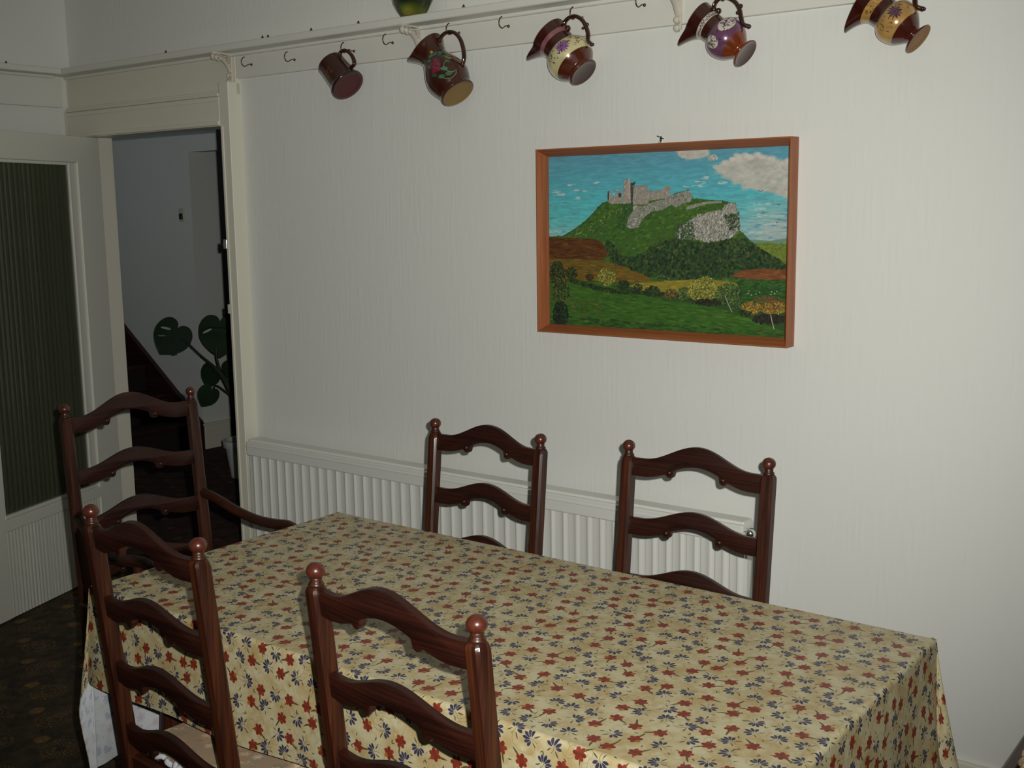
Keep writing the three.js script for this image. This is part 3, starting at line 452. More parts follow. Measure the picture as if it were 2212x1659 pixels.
  cas([[885, 445], [930, 440], [990, 436], [1000, 470], [1002, 560], [890, 566]]); cas([[868, 420], [905, 415], [895, 446], [886, 560], [868, 560]], true);
  cas([[818, 470], [828, 405], [850, 392], [872, 405], [876, 556], [822, 556]]); x.fillStyle = col(150, 140, 130); for (const q of [[862, 408], [864, 450], [864, 500]]) dab(q[0], q[1], 5, 22, 0, col(150, 140, 130, 0.8));
  cas([[712, 472], [728, 468], [734, 510], [770, 505], [772, 462], [790, 470], [812, 490], [822, 556], [730, 560], [710, 545]]); dab(752, 494, 8, 6, 0, col(120, 150, 160)); dab(712, 505, 5, 30, 0, col(46, 48, 50)); dab(796, 500, 10, 14, 0, col(48, 50, 54));
  for (let i = 0; i < 8; i++) dab(890 + i * 14, 440, 4, 5, 0, col(100, 98, 92));
  // ploughed and stubble fields
  const brown = [[258, 786], [400, 792], [560, 796], [640, 812], [690, 850], [706, 905], [660, 942], [440, 938], [258, 930]];
  poly(brown, col(66, 42, 22)); stipple(brown, 1000, [[72, 45, 23], [62, 38, 22], [82, 54, 24], [76, 46, 28], [56, 34, 20]], 10, 30, [-0.03, 0.06], 0.14, 0.7);
  const och = [[258, 930], [440, 936], [660, 950], [800, 975], [900, 1015], [1010, 1040], [1010, 1100], [800, 1100], [600, 1095], [420, 1085], [258, 1080]];
  poly(och, col(84, 68, 28)); stipple(och, 1000, [[88, 72, 28], [78, 74, 30], [94, 66, 28], [70, 60, 26], [104, 74, 30]], 10, 28, [-0.02, 0.08], 0.15, 0.7);
  // woods
  const woods = [[700, 800], [770, 850], [790, 900], [860, 930], [960, 900], [1060, 830], [1200, 800], [1400, 830], [1560, 800], [1650, 800], [1760, 880], [1903, 975], [1903, 1090], [1560, 1060], [1200, 1085], [1010, 1060], [860, 1000], [730, 950], [690, 870]];
  poly(woods, col(34, 52, 30)); stipple(woods, 4200, [[34, 54, 30], [42, 62, 30], [28, 44, 30], [50, 70, 34], [36, 50, 40], [60, 66, 36], [26, 38, 26]], 4, 12, [0, 3], 0.7, 0.85);
  stipple([[1000, 800], [1200, 780], [1100, 860], [960, 900]], 160, [[64, 78, 36], [50, 66, 32]], 4, 10, [-0.6, 0], 0.5);
  const brown2 = [[1560, 1050], [1620, 1015], [1760, 1000], [1905, 1010], [1905, 1075], [1740, 1082], [1600, 1062]]; poly(brown2, col(92, 56, 34)); stipple(brown2, 300, [[98, 60, 36], [84, 52, 30], [106, 68, 40]], 8, 22, [-0.05, 0.05], 0.16, 0.7);
  const yel = [[870, 1120], [980, 1098], [1140, 1086], [1340, 1076], [1500, 1084], [1600, 1105], [1620, 1150], [1560, 1200], [1200, 1210], [980, 1170]]; poly(yel, col(106, 98, 36)); stipple(yel, 600, [[112, 102, 36], [98, 98, 42], [124, 106, 40]], 8, 24, [-0.05, 0.05], 0.18, 0.7);
  stipple([[1590, 1080], [1905, 1080], [1905, 1260], [1640, 1220]], 500, [[36, 66, 32], [44, 74, 34], [32, 56, 30]], 6, 18, [-0.1, 0.1], 0.35);
  // the near meadow
  const mead = [[255, 1085], [420, 1080], [640, 1090], [800, 1130], [980, 1180], [1200, 1230], [1420, 1262], [1600, 1310], [1740, 1372], [1910, 1440], [1910, 1500], [255, 1400]];
  poly(mead, col(46, 78, 28)); stipple(mead, 2600, [[48, 82, 28], [56, 86, 30], [42, 70, 26], [36, 62, 26], [62, 84, 34], [40, 74, 34]], 8, 30, [-0.05, 0.15], 0.2, 0.6);
  stipple([[255, 1320], [900, 1370], [1900, 1440], [1910, 1500], [255, 1400]], 900, [[30, 52, 24], [36, 60, 28], [28, 46, 26], [48, 62, 32]], 8, 26, [-0.05, 0.15], 0.25, 0.6);
  stipple([[420, 1230], [640, 1220], [700, 1340], [460, 1330]], 130, [[66, 76, 34], [44, 58, 28], [74, 66, 36]], 5, 14, [-0.3, 0.3], 0.4, 0.7);
  // hedges and trees
  const dk = [[30, 44, 26], [38, 54, 28], [24, 34, 24], [50, 60, 32]], yl = [[120, 116, 48], [100, 100, 42], [74, 84, 38], [138, 128, 66], [56, 66, 30]], gr = [[58, 78, 40], [44, 62, 34], [76, 94, 52], [32, 46, 28]], au = [[128, 104, 42], [116, 66, 36], [96, 92, 38], [140, 112, 52], [70, 56, 34]];
  for (let i = 0; i < 46; i++) { const u = i / 45; bush(420 + u * 1000, 1078 + u * 175 + 22 * Math.sin(u * 6), 22, 15, dk, 24, 8); }
  bush(320, 1040, 60, 90, dk, 420, 8); bush(345, 1160, 70, 110, [[36, 50, 26], [56, 70, 34], [82, 76, 40], [28, 38, 24]], 620, 7); bush(345, 1320, 60, 90, [[26, 34, 28], [20, 28, 26], [34, 46, 30]], 420, 9);
  bush(430, 1035, 45, 42, dk, 200, 7); bush(570, 1062, 30, 22, [[58, 44, 32], [46, 38, 28]], 90, 7); bush(700, 1060, 66, 62, yl, 420, 7); bush(820, 1115, 46, 32, dk, 160, 8); bush(930, 1135, 30, 24, dk, 90, 7);
  bush(1030, 1160, 56, 36, dk, 200, 8); bush(1160, 1180, 50, 34, [[78, 58, 40], [46, 56, 30], [96, 80, 40]], 170, 7); bush(1250, 1180, 44, 50, gr, 190, 7); bush(1110, 1070, 60, 22, gr, 120, 6);
  bush(1370, 1150, 92, 84, yl, 900, 7); bush(1390, 1085, 50, 30, yl, 180, 6); bush(1420, 1235, 110, 20, [[30, 30, 24], [40, 40, 28]], 160, 9);
  bush(1540, 1180, 80, 76, gr, 640, 7); bush(1590, 1240, 50, 42, gr, 200, 6);
  bush(1690, 1270, 62, 46, au, 300, 7); bush(1830, 1270, 84, 44, au, 460, 7); bush(1790, 1215, 90, 22, [[112, 60, 38], [80, 62, 36], [60, 70, 36]], 180, 6); bush(1800, 1350, 100, 34, [[36, 34, 30], [46, 40, 34], [28, 32, 26]], 300, 9); bush(1650, 1310, 40, 20, dk, 80, 8);
  const limb = (pts, w, f) => { x.strokeStyle = f; x.lineWidth = w; x.lineCap = 'round'; x.beginPath(); pts.forEach((p, i) => (i ? x.lineTo(...P(...p)) : x.moveTo(...P(...p)))); x.stroke(); };
  limb([[1522, 1190], [1545, 1250], [1568, 1300]], 5, col(128, 120, 104)); limb([[1516, 1200], [1536, 1250]], 3, col(30, 28, 22)); limb([[1812, 1320], [1822, 1370], [1834, 1416]], 5, col(140, 134, 124)); limb([[1740, 1300], [1780, 1312], [1812, 1320]], 3, col(50, 46, 38));
  for (let i = 0; i < 9; i++) dab(rr(1660, 1860), rr(1150, 1185), 4, 3, 0, col(150, 150, 120, 0.9));
  for (const [a, b, w] of [[1735, 476, 16], [1750, 625, 9], [1845, 568, 9], [1850, 668, 8], [1838, 688, 5]]) limb([[a - w, b - 4], [a, b + 3], [a + w * 0.4, b - 1], [a + w, b - 5]], 2.4, col(44, 50, 52));
  limb([[420, 1082], [640, 1094], [800, 1136], [980, 1186], [1200, 1236]], 3, col(26, 40, 22, 0.7));
  const px0 = 1.315, px1 = 2.206, py0 = Y(1.245), py1 = Y(1.846), dp = 0.0515, th = 0.0245;
  const f = thing('painting', 'framed landscape painting of a ruined castle on a green hill', 'painting', [(px0 + px1) / 2, py0, 0.002]);
  const hw = (px1 - px0) / 2, ht = py1 - py0, can = new THREE.PlaneGeometry(2 * (hw - th) + 0.004, ht - 2 * th + 0.004);
  M.canvasPaint = phys({ map: tex(c), roughness: 0.8, specularIntensity: 0.35, bumpMap: brushTex, bumpScale: 0.0004 });
  const bx = new THREE.BoxGeometry(2 * (hw - th) + 0.006, ht - 2 * th + 0.006, 0.006); bx.translate(0, ht / 2, 0.0085); part('backing_board', uvm(bx), M.board, f);
  can.translate(0, ht / 2, 0.0125); part('canvas', can, M.canvasPaint, f, 'oil painting of castle, fields and trees');
  // mitred frame pieces: thin lip in front, inner face sloping back to the canvas
  const mit = (len) => { const sec = [[0, 0], [0, dp - 0.001], [0.001, dp], [0.0035, dp], [0.005, dp - 0.002], [th, 0.0145], [th, 0]], pos = [], n = sec.length;
    const tri = (a, b, q) => pos.push(...a, ...b, ...q), A = sec.map(([d, q]) => [-len / 2 + d, d, q]), B = sec.map(([d, q]) => [len / 2 - d, d, q]);
    for (let k = 0; k < n; k++) { const m = (k + 1) % n; tri(A[k], A[m], B[k]); tri(B[k], A[m], B[m]); } for (let k = 1; k < n - 1; k++) { tri(A[0], A[k + 1], A[k]); tri(B[0], B[k], B[k + 1]); }
    const g = new THREE.BufferGeometry(); g.setAttribute('position', new THREE.Float32BufferAttribute(pos, 3)); g.computeVertexNormals(); return uvm(g, 1, 'x'); };
  const a = mit(2 * hw), b = mit(ht);
  part('frame_rail', a, M.frameWood, f); part('frame_rail', a.clone().rotateZ(Math.PI).translate(0, ht, 0), M.frameWood, f);
  part('frame_stile', b.clone().rotateZ(-Math.PI / 2).translate(-hw, ht / 2, 0), M.frameWood, f); part('frame_stile', b.clone().rotateZ(Math.PI / 2).translate(hw, ht / 2, 0), M.frameWood, f);
  const h = thing('picture_hook', 'small metal picture hook on the wall just above the painting', 'hook', [1.757, Y(1.85), 0.001]);
  part('plate', [rbox(-0.005, 0.004, 0.002, 0.020, 0, 0.002, 0.0008), tube([[0, 0.004, 0.003], [0, -0.006, 0.006], [0, -0.008, 0.012], [0, 0.002, 0.015]], 0.0016, 10, 6)], M.chrome, h);
  part('nail', [tube([[-0.008, 0.018, 0.0], [-0.008, 0.020, 0.012]], 0.0018, 2, 6), tube([[0.007, 0.012, 0.0], [0.007, 0.013, 0.014]], 0.0022, 2, 6)], M.iron, h);
}

// ---------------------------------------------------------------- jugs, hooks, brackets and vase on the shelf
function hook(x, y, label, group, e = 0) {
  const h = thing('cup_hook', label, 'hook', [x, y, 0.02], 0, group);
  part('hook_wire', [tube([[0, 0, 0], [0, 0, 0.014 + e], [0, -0.005, 0.024 + e], [0, -0.010, 0.036 + e], [0, -0.005, 0.047 + e], [0, 0.008, 0.051 + e], [0, 0.020, 0.046 + e], [0, 0.026, 0.037 + e]], 0.0019, 40, 7), ball(0, 0.026, 0.037 + e, 0.0026, 8, 6)], M.brass, h);
  part('collar', lathe([[0, 0], [0.0055, 0], [0.0045, 0.003], [0.002, 0.004]], 12).rotateX(Math.PI / 2), M.brass, h);
}
for (const [x, y, nm] of [[-0.112, 2.240, 'empty cup hook beside the doorway bracket'], [0.141, 2.237, 'empty cup hook between the doorway bracket and the tankard'], [0.660, 2.251, 'empty cup hook between the tankard and the middle bracket'], [1.185, 2.254, 'empty cup hook between the flowered jug and the cream-banded jug'], [1.706, 2.262, 'empty cup hook between the cream-banded jug and the next bracket']]) hook(x, Y(y), nm, 'empty cup hooks');

function jugBody(prof, Hn, spout) { // prof: outer [r,h] from the foot up to the rim; spout {s, h0, w, lift}
  const out = [], N = 64; const T = 0.003, top = prof[prof.length - 1];
  const smooth = new THREE.SplineCurve(prof.map((p) => new THREE.Vector2(p[0], p[1]))).getPoints(Math.max(40, prof.length * 5));
  const rings = [[0, smooth[0].y + 0.004, 'b'], [Math.max(0.001, smooth[0].x - 0.010), smooth[0].y + 0.004, 'b'], [Math.max(0.001, smooth[0].x - 0.006), smooth[0].y, 'b'], ...smooth.map((p) => [Math.max(0.001, p.x), p.y, 'o'])];
  rings.push([top[0] - T * 0.5, top[1] + T * 0.5, 'i']); for (let i = smooth.length - 1; i > smooth.length * 0.25; i -= 2) rings.push([Math.max(0.002, smooth[i].x - T), smooth[i].y, 'i']); rings.push([0, smooth[Math.floor(smooth.length * 0.25)].y + 0.002, 'i']);
  const mk = (list) => { const pos = [], uv = [], idx = [];
    for (const [r, h] of list) for (let k = 0; k <= N; k++) { const f = k / N * Math.PI * 2, d = Math.atan2(Math.sin(f - Math.PI), Math.cos(f - Math.PI)); let q = r, y = h; if (spout && h > spout.h0 && r > 0.003) { const t = Math.min(1, (h - spout.h0) / (Hn - spout.h0)), e = Math.exp(-((d / (spout.w + 0.5 * (1 - t))) ** 2)); q += spout.s * Math.pow(t, 2.0) * e; y += spout.lift * t * t * e; y -= (spout.dip ?? 0) * t * t * Math.sin(f) ** 2; } pos.push(q * Math.cos(f), y, q * Math.sin(f)); uv.push(0.5 - k / N, Math.min(0.999, h / Hn)); }
    for (let i = 0; i < list.length - 1; i++) for (let k = 0; k < N; k++) { const a = i * (N + 1) + k, b = a + N + 1; idx.push(a, b, a + 1, a + 1, b, b + 1); }
    let g = new THREE.BufferGeometry(); g.setAttribute('position', new THREE.Float32BufferAttribute(pos, 3)); g.setAttribute('uv', new THREE.Float32BufferAttribute(uv, 2)); g.setIndex(idx); g.computeVertexNormals(); return g; };
  const io = rings.findIndex((q) => q[2] === 'o'), ii = rings.findIndex((q) => q[2] === 'i');
  return { base: mk(rings.slice(0, io + 1)), body: mk(rings.slice(io, ii + 1)), inner: mk(rings.slice(ii)) };
}
M.lustre = phys({ color: lin(0.050, 0.013, 0.008), roughness: 0.16, metalness: 0.35, clearcoat: 0.8, clearcoatRoughness: 0.06 });
const glaze = (c, rough = 0.16) => phys({ map: tex(c), roughness: rough, metalness: 0.12, clearcoat: 0.8, clearcoatRoughness: 0.06 });
// jug print: u runs round the jug (0.25 = the side away from the wall), v from foot to rim
function jugCanvas(bands, draw) { const w = 1024, h = 512, [c, x] = canvas(w, h), n = noise2(w, h, 20, 12, 71); seed = 555;
  x.drawImage(pixels(w, h, (px, py, i) => { const v = 1 - py / h; let k = [60, 21, 14]; for (const [a, b, q] of bands) if (v >= a && v < b) k = q; const j = 0.9 + 0.2 * n[i]; return k.map((e) => e * j); }), 0, 0); draw?.(x, w, h); return c; }
const flower = (x, cx, cy, r, cols, petals, sq = 1) => { x.save(); x.translate(cx, cy); x.scale(sq, 1); for (let p = 0; p < petals; p++) { const a = p / petals * 6.283; x.fillStyle = cols[p % cols.length]; x.beginPath(); x.ellipse(Math.cos(a) * r * 0.55, Math.sin(a) * r * 0.55, r * 0.5, r * 0.16, a, 0, 6.3); x.fill(); } x.fillStyle = cols[0]; x.beginPath(); x.arc(0, 0, r * 0.5, 0, 6.3); x.fill(); x.fillStyle = 'rgba(60,30,60,.8)'; x.beginPath(); x.arc(0, 0, r * 0.12, 0, 6.3); x.fill(); x.restore(); };
const sprig = (x, cx, cy, n, r, cols) => { for (let i = 0; i < n; i++) { const a = rr(0, 6.28), d = rr(0.35, 1) * r; x.fillStyle = cols[Math.floor(rr(0, cols.length))]; x.save(); x.translate(cx + Math.cos(a) * d * 1.3, cy + Math.sin(a) * d); x.rotate(rr(0, 3)); x.beginPath(); x.ellipse(0, 0, rr(7, 13), rr(2.5, 4.5), 0, 0, 6.3); x.fill(); x.restore(); } };
function jug(o) {
  const g = thing(o.name, o.label, 'jug', [o.base[0], Y(o.base[1]), o.z ?? 0.100]);
  g.rotation.set(-(o.tilt ?? 0.05), 0, 0); g.quaternion.multiply(new THREE.Quaternion().setFromAxisAngle(V3(0, 0, 1), THREE.MathUtils.degToRad(o.theta)));
  const b = jugBody(o.prof, o.H, o.spout);
  part('body', b.body, glaze(o.canvas, 0.2), g); part('inside', b.inner, M.lustre, g); part('base', b.base, o.baseMat ?? M.lustre, g, o.baseLabel);
  const pts = o.handle.map((p) => V3(p[0], p[1], 0)), curve = new THREE.CatmullRomCurve3(pts), hg = new THREE.TubeGeometry(curve, 60, 0.0062, 10, false);
  const p = hg.attributes.position; for (let i = 0; i < p.count; i++) p.setZ(i, p.getZ(i) * 1.35); hg.computeVertexNormals();
  const hl = [hg, ball(pts[0].x, pts[0].y, 0, 0.0085, 12, 8)]; for (const q of o.knobs ?? []) hl.push(ball(q[0], q[1], 0, q[2] ?? 0.006, 10, 8)); const e = pts[pts.length - 1]; hl.push(ball(e.x, e.y, 0, 0.0066, 10, 8));
  part('handle', hl, M.lustre, g);
  g.updateMatrixWorld(true); let best = null; for (let i = 0; i <= 80; i++) { const w = curve.getPoint(i / 80).applyMatrix4(g.matrixWorld); if (!best || w.y > best.y) best = w; }
  // bring the handle over the middle of its hook
  g.position.z += 0.072 - best.z; hook(best.x, best.y - 0.0085 + 0.010, o.hookLabel, 'cup hooks holding jugs', 0.016);
}
const cream = [206, 196, 150];
jug({ name: 'tankard', label: 'straight-sided brown lustre tankard with a red base hanging from the shelf', hookLabel: 'cup hook holding the straight-sided tankard', base: [0.487, 2.108], theta: 46, H: 0.125,
  prof: [[0.056, 0], [0.064, 0.002], [0.065, 0.010], [0.060, 0.016], [0.057, 0.03], [0.054, 0.07], [0.052, 0.110], [0.0525, 0.125]],
  handle: [[0.050, 0.108], [0.062, 0.115], [0.080, 0.104], [0.090, 0.076], [0.088, 0.048], [0.076, 0.030], [0.056, 0.036]], knobs: [[0.094, 0.086, 0.005]],
  canvas: jugCanvas([[0, 0.10, [46, 24, 20]], [0.10, 1, [58, 24, 14]]], (x, w, h) => { for (let i = 0; i < 70; i++) { x.fillStyle = `rgba(${[150, 90, 34].map((q) => q * rr(0.6, 1)).map(Math.round)},.5)`; x.beginPath(); x.ellipse(w * 0.25 + rr(-70, 60), h * 0.45 + rr(-70, 80), rr(4, 16), rr(3, 9), rr(0, 3), 0, 6.3); x.fill(); } }),
  baseMat: std({ color: lin(0.085, 0.018, 0.018), roughness: 0.6 }), baseLabel: 'dull red unglazed base' });
jug({ name: 'jug', label: 'tall brown lustre jug with a painted crimson flower and green leaves hanging from the shelf', hookLabel: 'cup hook holding the jug with the crimson flower', base: [1.013, 2.043], theta: 40, H: 0.222,
  prof: [[0.056, 0], [0.062, 0.003], [0.061, 0.010], [0.058, 0.016], [0.066, 0.034], [0.075, 0.062], [0.075, 0.085], [0.066, 0.115], [0.053, 0.145], [0.048, 0.165], [0.052, 0.190], [0.060, 0.212], [0.062, 0.222]],
  spout: { s: 0.030, h0: 0.16, w: 0.55, lift: 0.016, dip: 0.012 },
  handle: [[0.056, 0.196], [0.072, 0.200], [0.096, 0.192], [0.116, 0.170], [0.122, 0.136], [0.112, 0.100], [0.096, 0.074], [0.076, 0.060]], knobs: [[0.106, 0.180, 0.007], [0.070, 0.050, 0.006]],
  canvas: jugCanvas([[0, 1, [64, 27, 16]]], (x, w, h) => { const cx = w * 0.325, cy = h * 0.56; x.save(); x.translate(cx, cy); x.scale(1.25, 1.25); x.translate(-cx, -cy); const gcol = ['rgb(46,112,80)', 'rgb(36,92,66)', 'rgb(60,128,92)']; for (const [a, b, r] of [[-60, -70, 0.6], [-20, -95, 0.1], [30, -90, -0.3], [75, -70, -0.6], [95, -30, 0.4], [70, 20, 1.2], [-80, -30, 1.2], [-30, 90, 0.4], [30, 100, 0.2], [-70, 50, 0.9], [20, 60, 0.6], [95, -85, 0.2]]) { x.fillStyle = gcol[Math.abs(Math.round(a)) % 3]; x.save(); x.translate(cx + a * 0.8, cy + b); x.rotate(r); x.beginPath(); x.ellipse(0, 0, 22, 12, 0, 0, 6.3); x.fill(); x.restore(); }
    for (let i = 0; i < 60; i++) { x.fillStyle = ['rgb(128,32,58)', 'rgb(148,44,74)', 'rgb(104,24,46)'][i % 3]; x.beginPath(); x.ellipse(cx - 20 + rr(-34, 34), cy + rr(-42, 46), rr(6, 15), rr(5, 12), rr(0, 3), 0, 6.3); x.fill(); }
    x.fillStyle = 'rgb(190,140,40)'; x.beginPath(); x.ellipse(cx + 8, cy - 118, 14, 12, 0, 0, 6.3); x.fill(); x.beginPath(); x.ellipse(cx + 78, cy - 6, 22, 10, 0.9, 0, 6.3); x.fill();
    x.strokeStyle = 'rgb(110,140,110)'; x.lineWidth = 4; x.beginPath(); x.arc(cx + 60, cy + 60, 42, 1.0, 5.0); x.stroke(); x.beginPath(); x.arc(cx + 30, cy + 70, 60, 0.6, 3.0); x.stroke(); x.restore(); }),
  baseMat: std({ color: lin(0.24, 0.15, 0.045), roughness: 0.6, bumpMap: brushTex, bumpScale: 0.0008 }), baseLabel: 'mottled yellow-brown base' });
jug({ name: 'jug', label: 'brown lustre jug with a wide cream band and purple flower hanging from the shelf', hookLabel: 'cup hook holding the cream-banded jug', base: [1.524, 2.070], theta: 46, H: 0.190,
  prof: [[0.046, 0], [0.050, 0.003], [0.049, 0.010], [0.046, 0.015], [0.052, 0.023], [0.068, 0.044], [0.076, 0.066], [0.074, 0.088], [0.066, 0.104], [0.055, 0.114], [0.0545, 0.124], [0.055, 0.150], [0.057, 0.170], [0.060, 0.184], [0.061, 0.190]],
  spout: { s: 0.050, h0: 0.135, w: 0.36, lift: 0.008, dip: 0.006 },
  handle: [[0.054, 0.160], [0.066, 0.168], [0.086, 0.164], [0.104, 0.146], [0.110, 0.118], [0.104, 0.092], [0.094, 0.072], [0.080, 0.058], [0.080, 0.040]], knobs: [[0.112, 0.096, 0.006], [0.095, 0.100, 0.005], [0.058, 0.146, 0.010], [0.083, 0.036, 0.005]],
  canvas: jugCanvas([[0, 0.235, [84, 36, 20]], [0.235, 0.56, cream], [0.74, 0.83, [150, 96, 100]]], (x, w, h) => { for (const u of [0.315, 0.64, 0.97]) { flower(x, w * u, h * 0.58, 56, ['rgb(134,84,142)', 'rgb(150,98,156)', 'rgb(116,66,120)'], 14, 0.85); sprig(x, w * (u - 0.075), h * 0.56, 18, 60, ['rgb(40,28,20)', 'rgb(86,92,56)', 'rgb(96,104,70)']); sprig(x, w * (u + 0.085), h * 0.58, 20, 62, ['rgb(34,24,18)', 'rgb(80,88,52)', 'rgb(122,60,40)']); x.strokeStyle = 'rgba(92,88,50,.8)'; x.lineWidth = 2.5; x.beginPath(); x.moveTo(w * (u + 0.04), h * 0.6); x.bezierCurveTo(w * (u + 0.07), h * 0.47, w * (u + 0.1), h * 0.7, w * (u + 0.16), h * 0.52); x.stroke(); } }) });
jug({ name: 'jug', label: 'footed copper lustre jug with a purple and white printed band hanging from the shelf', hookLabel: 'cup hook holding the purple-banded jug', base: [2.074, 2.079], theta: 53, H: 0.195,
  prof: [[0.041, 0], [0.043, 0.003], [0.036, 0.009], [0.025, 0.016], [0.025, 0.022], [0.036, 0.032], [0.052, 0.052], [0.060, 0.074], [0.060, 0.094], [0.052, 0.108], [0.042, 0.116], [0.0415, 0.135], [0.043, 0.155], [0.046, 0.178], [0.049, 0.195]],
  spout: { s: 0.048, h0: 0.140, w: 0.36, lift: 0.004, dip: 0.006 },
  handle: [[0.044, 0.166], [0.056, 0.172], [0.074, 0.170], [0.090, 0.150], [0.094, 0.120], [0.086, 0.096], [0.072, 0.078], [0.060, 0.060], [0.064, 0.040]], knobs: [[0.094, 0.098, 0.007], [0.076, 0.094, 0.006], [0.048, 0.150, 0.009]],
  canvas: jugCanvas([[0, 0.235, [120, 54, 24]], [0.235, 0.575, [104, 68, 94]], [0.72, 0.80, [196, 186, 176]]], (x, w, h) => { seed = 808; for (let i = 0; i < 60; i++) { x.fillStyle = ['rgb(88,84,70)', 'rgb(60,40,40)'][i & 1]; x.beginPath(); x.ellipse(w * i / 60, h * 0.24 + rr(-8, 8), 6, 7, rr(0, 3), 0, 6.3); x.fill(); } for (const u of [0.19, 0.375, 0.62, 0.87]) { const R = u > 0.3 && u < 0.5 ? 84 : 50; x.fillStyle = 'rgb(206,196,186)'; x.beginPath(); x.ellipse(w * u, h * 0.575, R, 52, 0, 0, 6.3); x.fill(); for (let i = 0; i < 46; i++) { x.fillStyle = ['rgb(58,40,44)', 'rgb(90,70,70)', 'rgb(96,104,84)'][i % 3]; x.fillRect(w * u + rr(-0.72, 0.72) * R, h * 0.575 + rr(-34, 30), rr(5, 12), rr(4, 10)); } } for (let i = 0; i < 26; i++) { x.fillStyle = 'rgba(70,28,60,.8)'; x.beginPath(); x.ellipse(rr(0, w), h * rr(0.45, 0.7), rr(5, 12), rr(4, 8), 0, 0, 6.3); x.fill(); } }) });
jug({ name: 'jug', label: 'footed brown lustre jug with two tan bands and a dark flower hanging from the shelf', hookLabel: 'cup hook holding the tan-banded jug', base: [2.559, 2.072], theta: 51, H: 0.190,
  prof: [[0.040, 0], [0.0415, 0.003], [0.034, 0.008], [0.022, 0.015], [0.022, 0.020], [0.034, 0.031], [0.050, 0.050], [0.057, 0.070], [0.057, 0.090], [0.050, 0.102], [0.0415, 0.110], [0.041, 0.130], [0.043, 0.155], [0.046, 0.178], [0.048, 0.190]],
  spout: { s: 0.048, h0: 0.128, w: 0.42, lift: -0.014, dip: 0.004 },
  handle: [[0.044, 0.160], [0.056, 0.168], [0.074, 0.166], [0.090, 0.146], [0.094, 0.118], [0.086, 0.094], [0.072, 0.078], [0.058, 0.062], [0.062, 0.044]], knobs: [[0.092, 0.096, 0.006], [0.064, 0.040, 0.005]],
  canvas: jugCanvas([[0, 0.25, [74, 30, 22]], [0.25, 0.56, [178, 140, 82]], [0.70, 0.83, [184, 144, 82]]], (x, w, h) => { for (const u of [0.31, 0.63, 0.95]) { flower(x, w * u, h * 0.58, 54, ['rgb(92,62,72)', 'rgb(74,48,58)', 'rgb(110,78,84)'], 12, 0.9); sprig(x, w * (u - 0.1), h * 0.58, 20, 56, ['rgb(100,70,36)', 'rgb(130,88,44)', 'rgb(124,108,50)']); sprig(x, w * (u + 0.1), h * 0.56, 20, 56, ['rgb(96,66,36)', 'rgb(124,84,44)']); } sprig(x, w * 0.2, h * 0.235, 16, 40, ['rgb(120,86,44)', 'rgb(96,66,36)']); sprig(x, w * 0.3, h * 0.235, 16, 40, ['rgb(120,86,44)', 'rgb(140,110,44)']); }),
  baseMat: std({ color: lin(0.26, 0.14, 0.055), roughness: 0.6 }), baseLabel: 'tan unglazed base' });

// scrolled brackets
function bracket(x, z0, label) {
  const t = thing('shelf_bracket', label, 'bracket', [x, Y(2.283), z0], 0, 'scrolled shelf brackets');
  const sp = (cz, cy, r, a0, dir, turns = 1.3) => { const p = []; for (let i = 0; i <= 22; i++) { const u = i / 22, a = a0 + dir * u * turns * 6.283, q = r * (1 - 0.75 * u); p.push([0, cy + Math.sin(a) * q, cz + Math.cos(a) * q]); } return p; };
  const bar = (pts, r = 0.0042) => { const g = tube(pts, r, 40, 6); const p = g.attributes.position; for (let i = 0; i < p.count; i++) p.setX(i, p.getX(i) * 1.9); g.computeVertexNormals(); return g; };
  part('upright', [rbox(-0.011, 0.011, -0.105, -0.002, 0, 0.007, 0.002), lathe([[0.0001, 0.004], [0.004, 0.0035], [0.0045, 0]], 10).rotateX(Math.PI / 2).translate(0, -0.035, 0.007)], M.bracket, t);
  part('arm', [rbox(-0.011, 0.011, 0.002, 0.009, 0, 0.098, 0.002)], M.bracket, t);
  part('scroll', [bar([[0, -0.062, 0.006], [0, -0.036, 0.022], [0, -0.014, 0.046], [0, -0.006, 0.058]], 0.006), bar(sp(0.062, -0.012, 0.014, 2.4, -1)), bar(sp(0.084, -0.010, 0.013, 2.0, -1)), bar(sp(0.014, -0.078, 0.012, 2.2, 1)), bar(sp(0.013, -0.101, 0.012, 2.0, 1)), bar([[0, -0.004, 0.01], [0, -0.016, 0.026], [0, -0.008, 0.04]], 0.004)], M.bracket, t);
}
bracket(-0.237, 0.022, 'cream scrolled iron shelf bracket at the corner of the doorway');
bracket(0.790, 0.020, 'cream scrolled iron shelf bracket beside the jug with the crimson flower');
bracket(1.826, 0.020, 'cream scrolled iron shelf bracket beside the purple-banded jug');
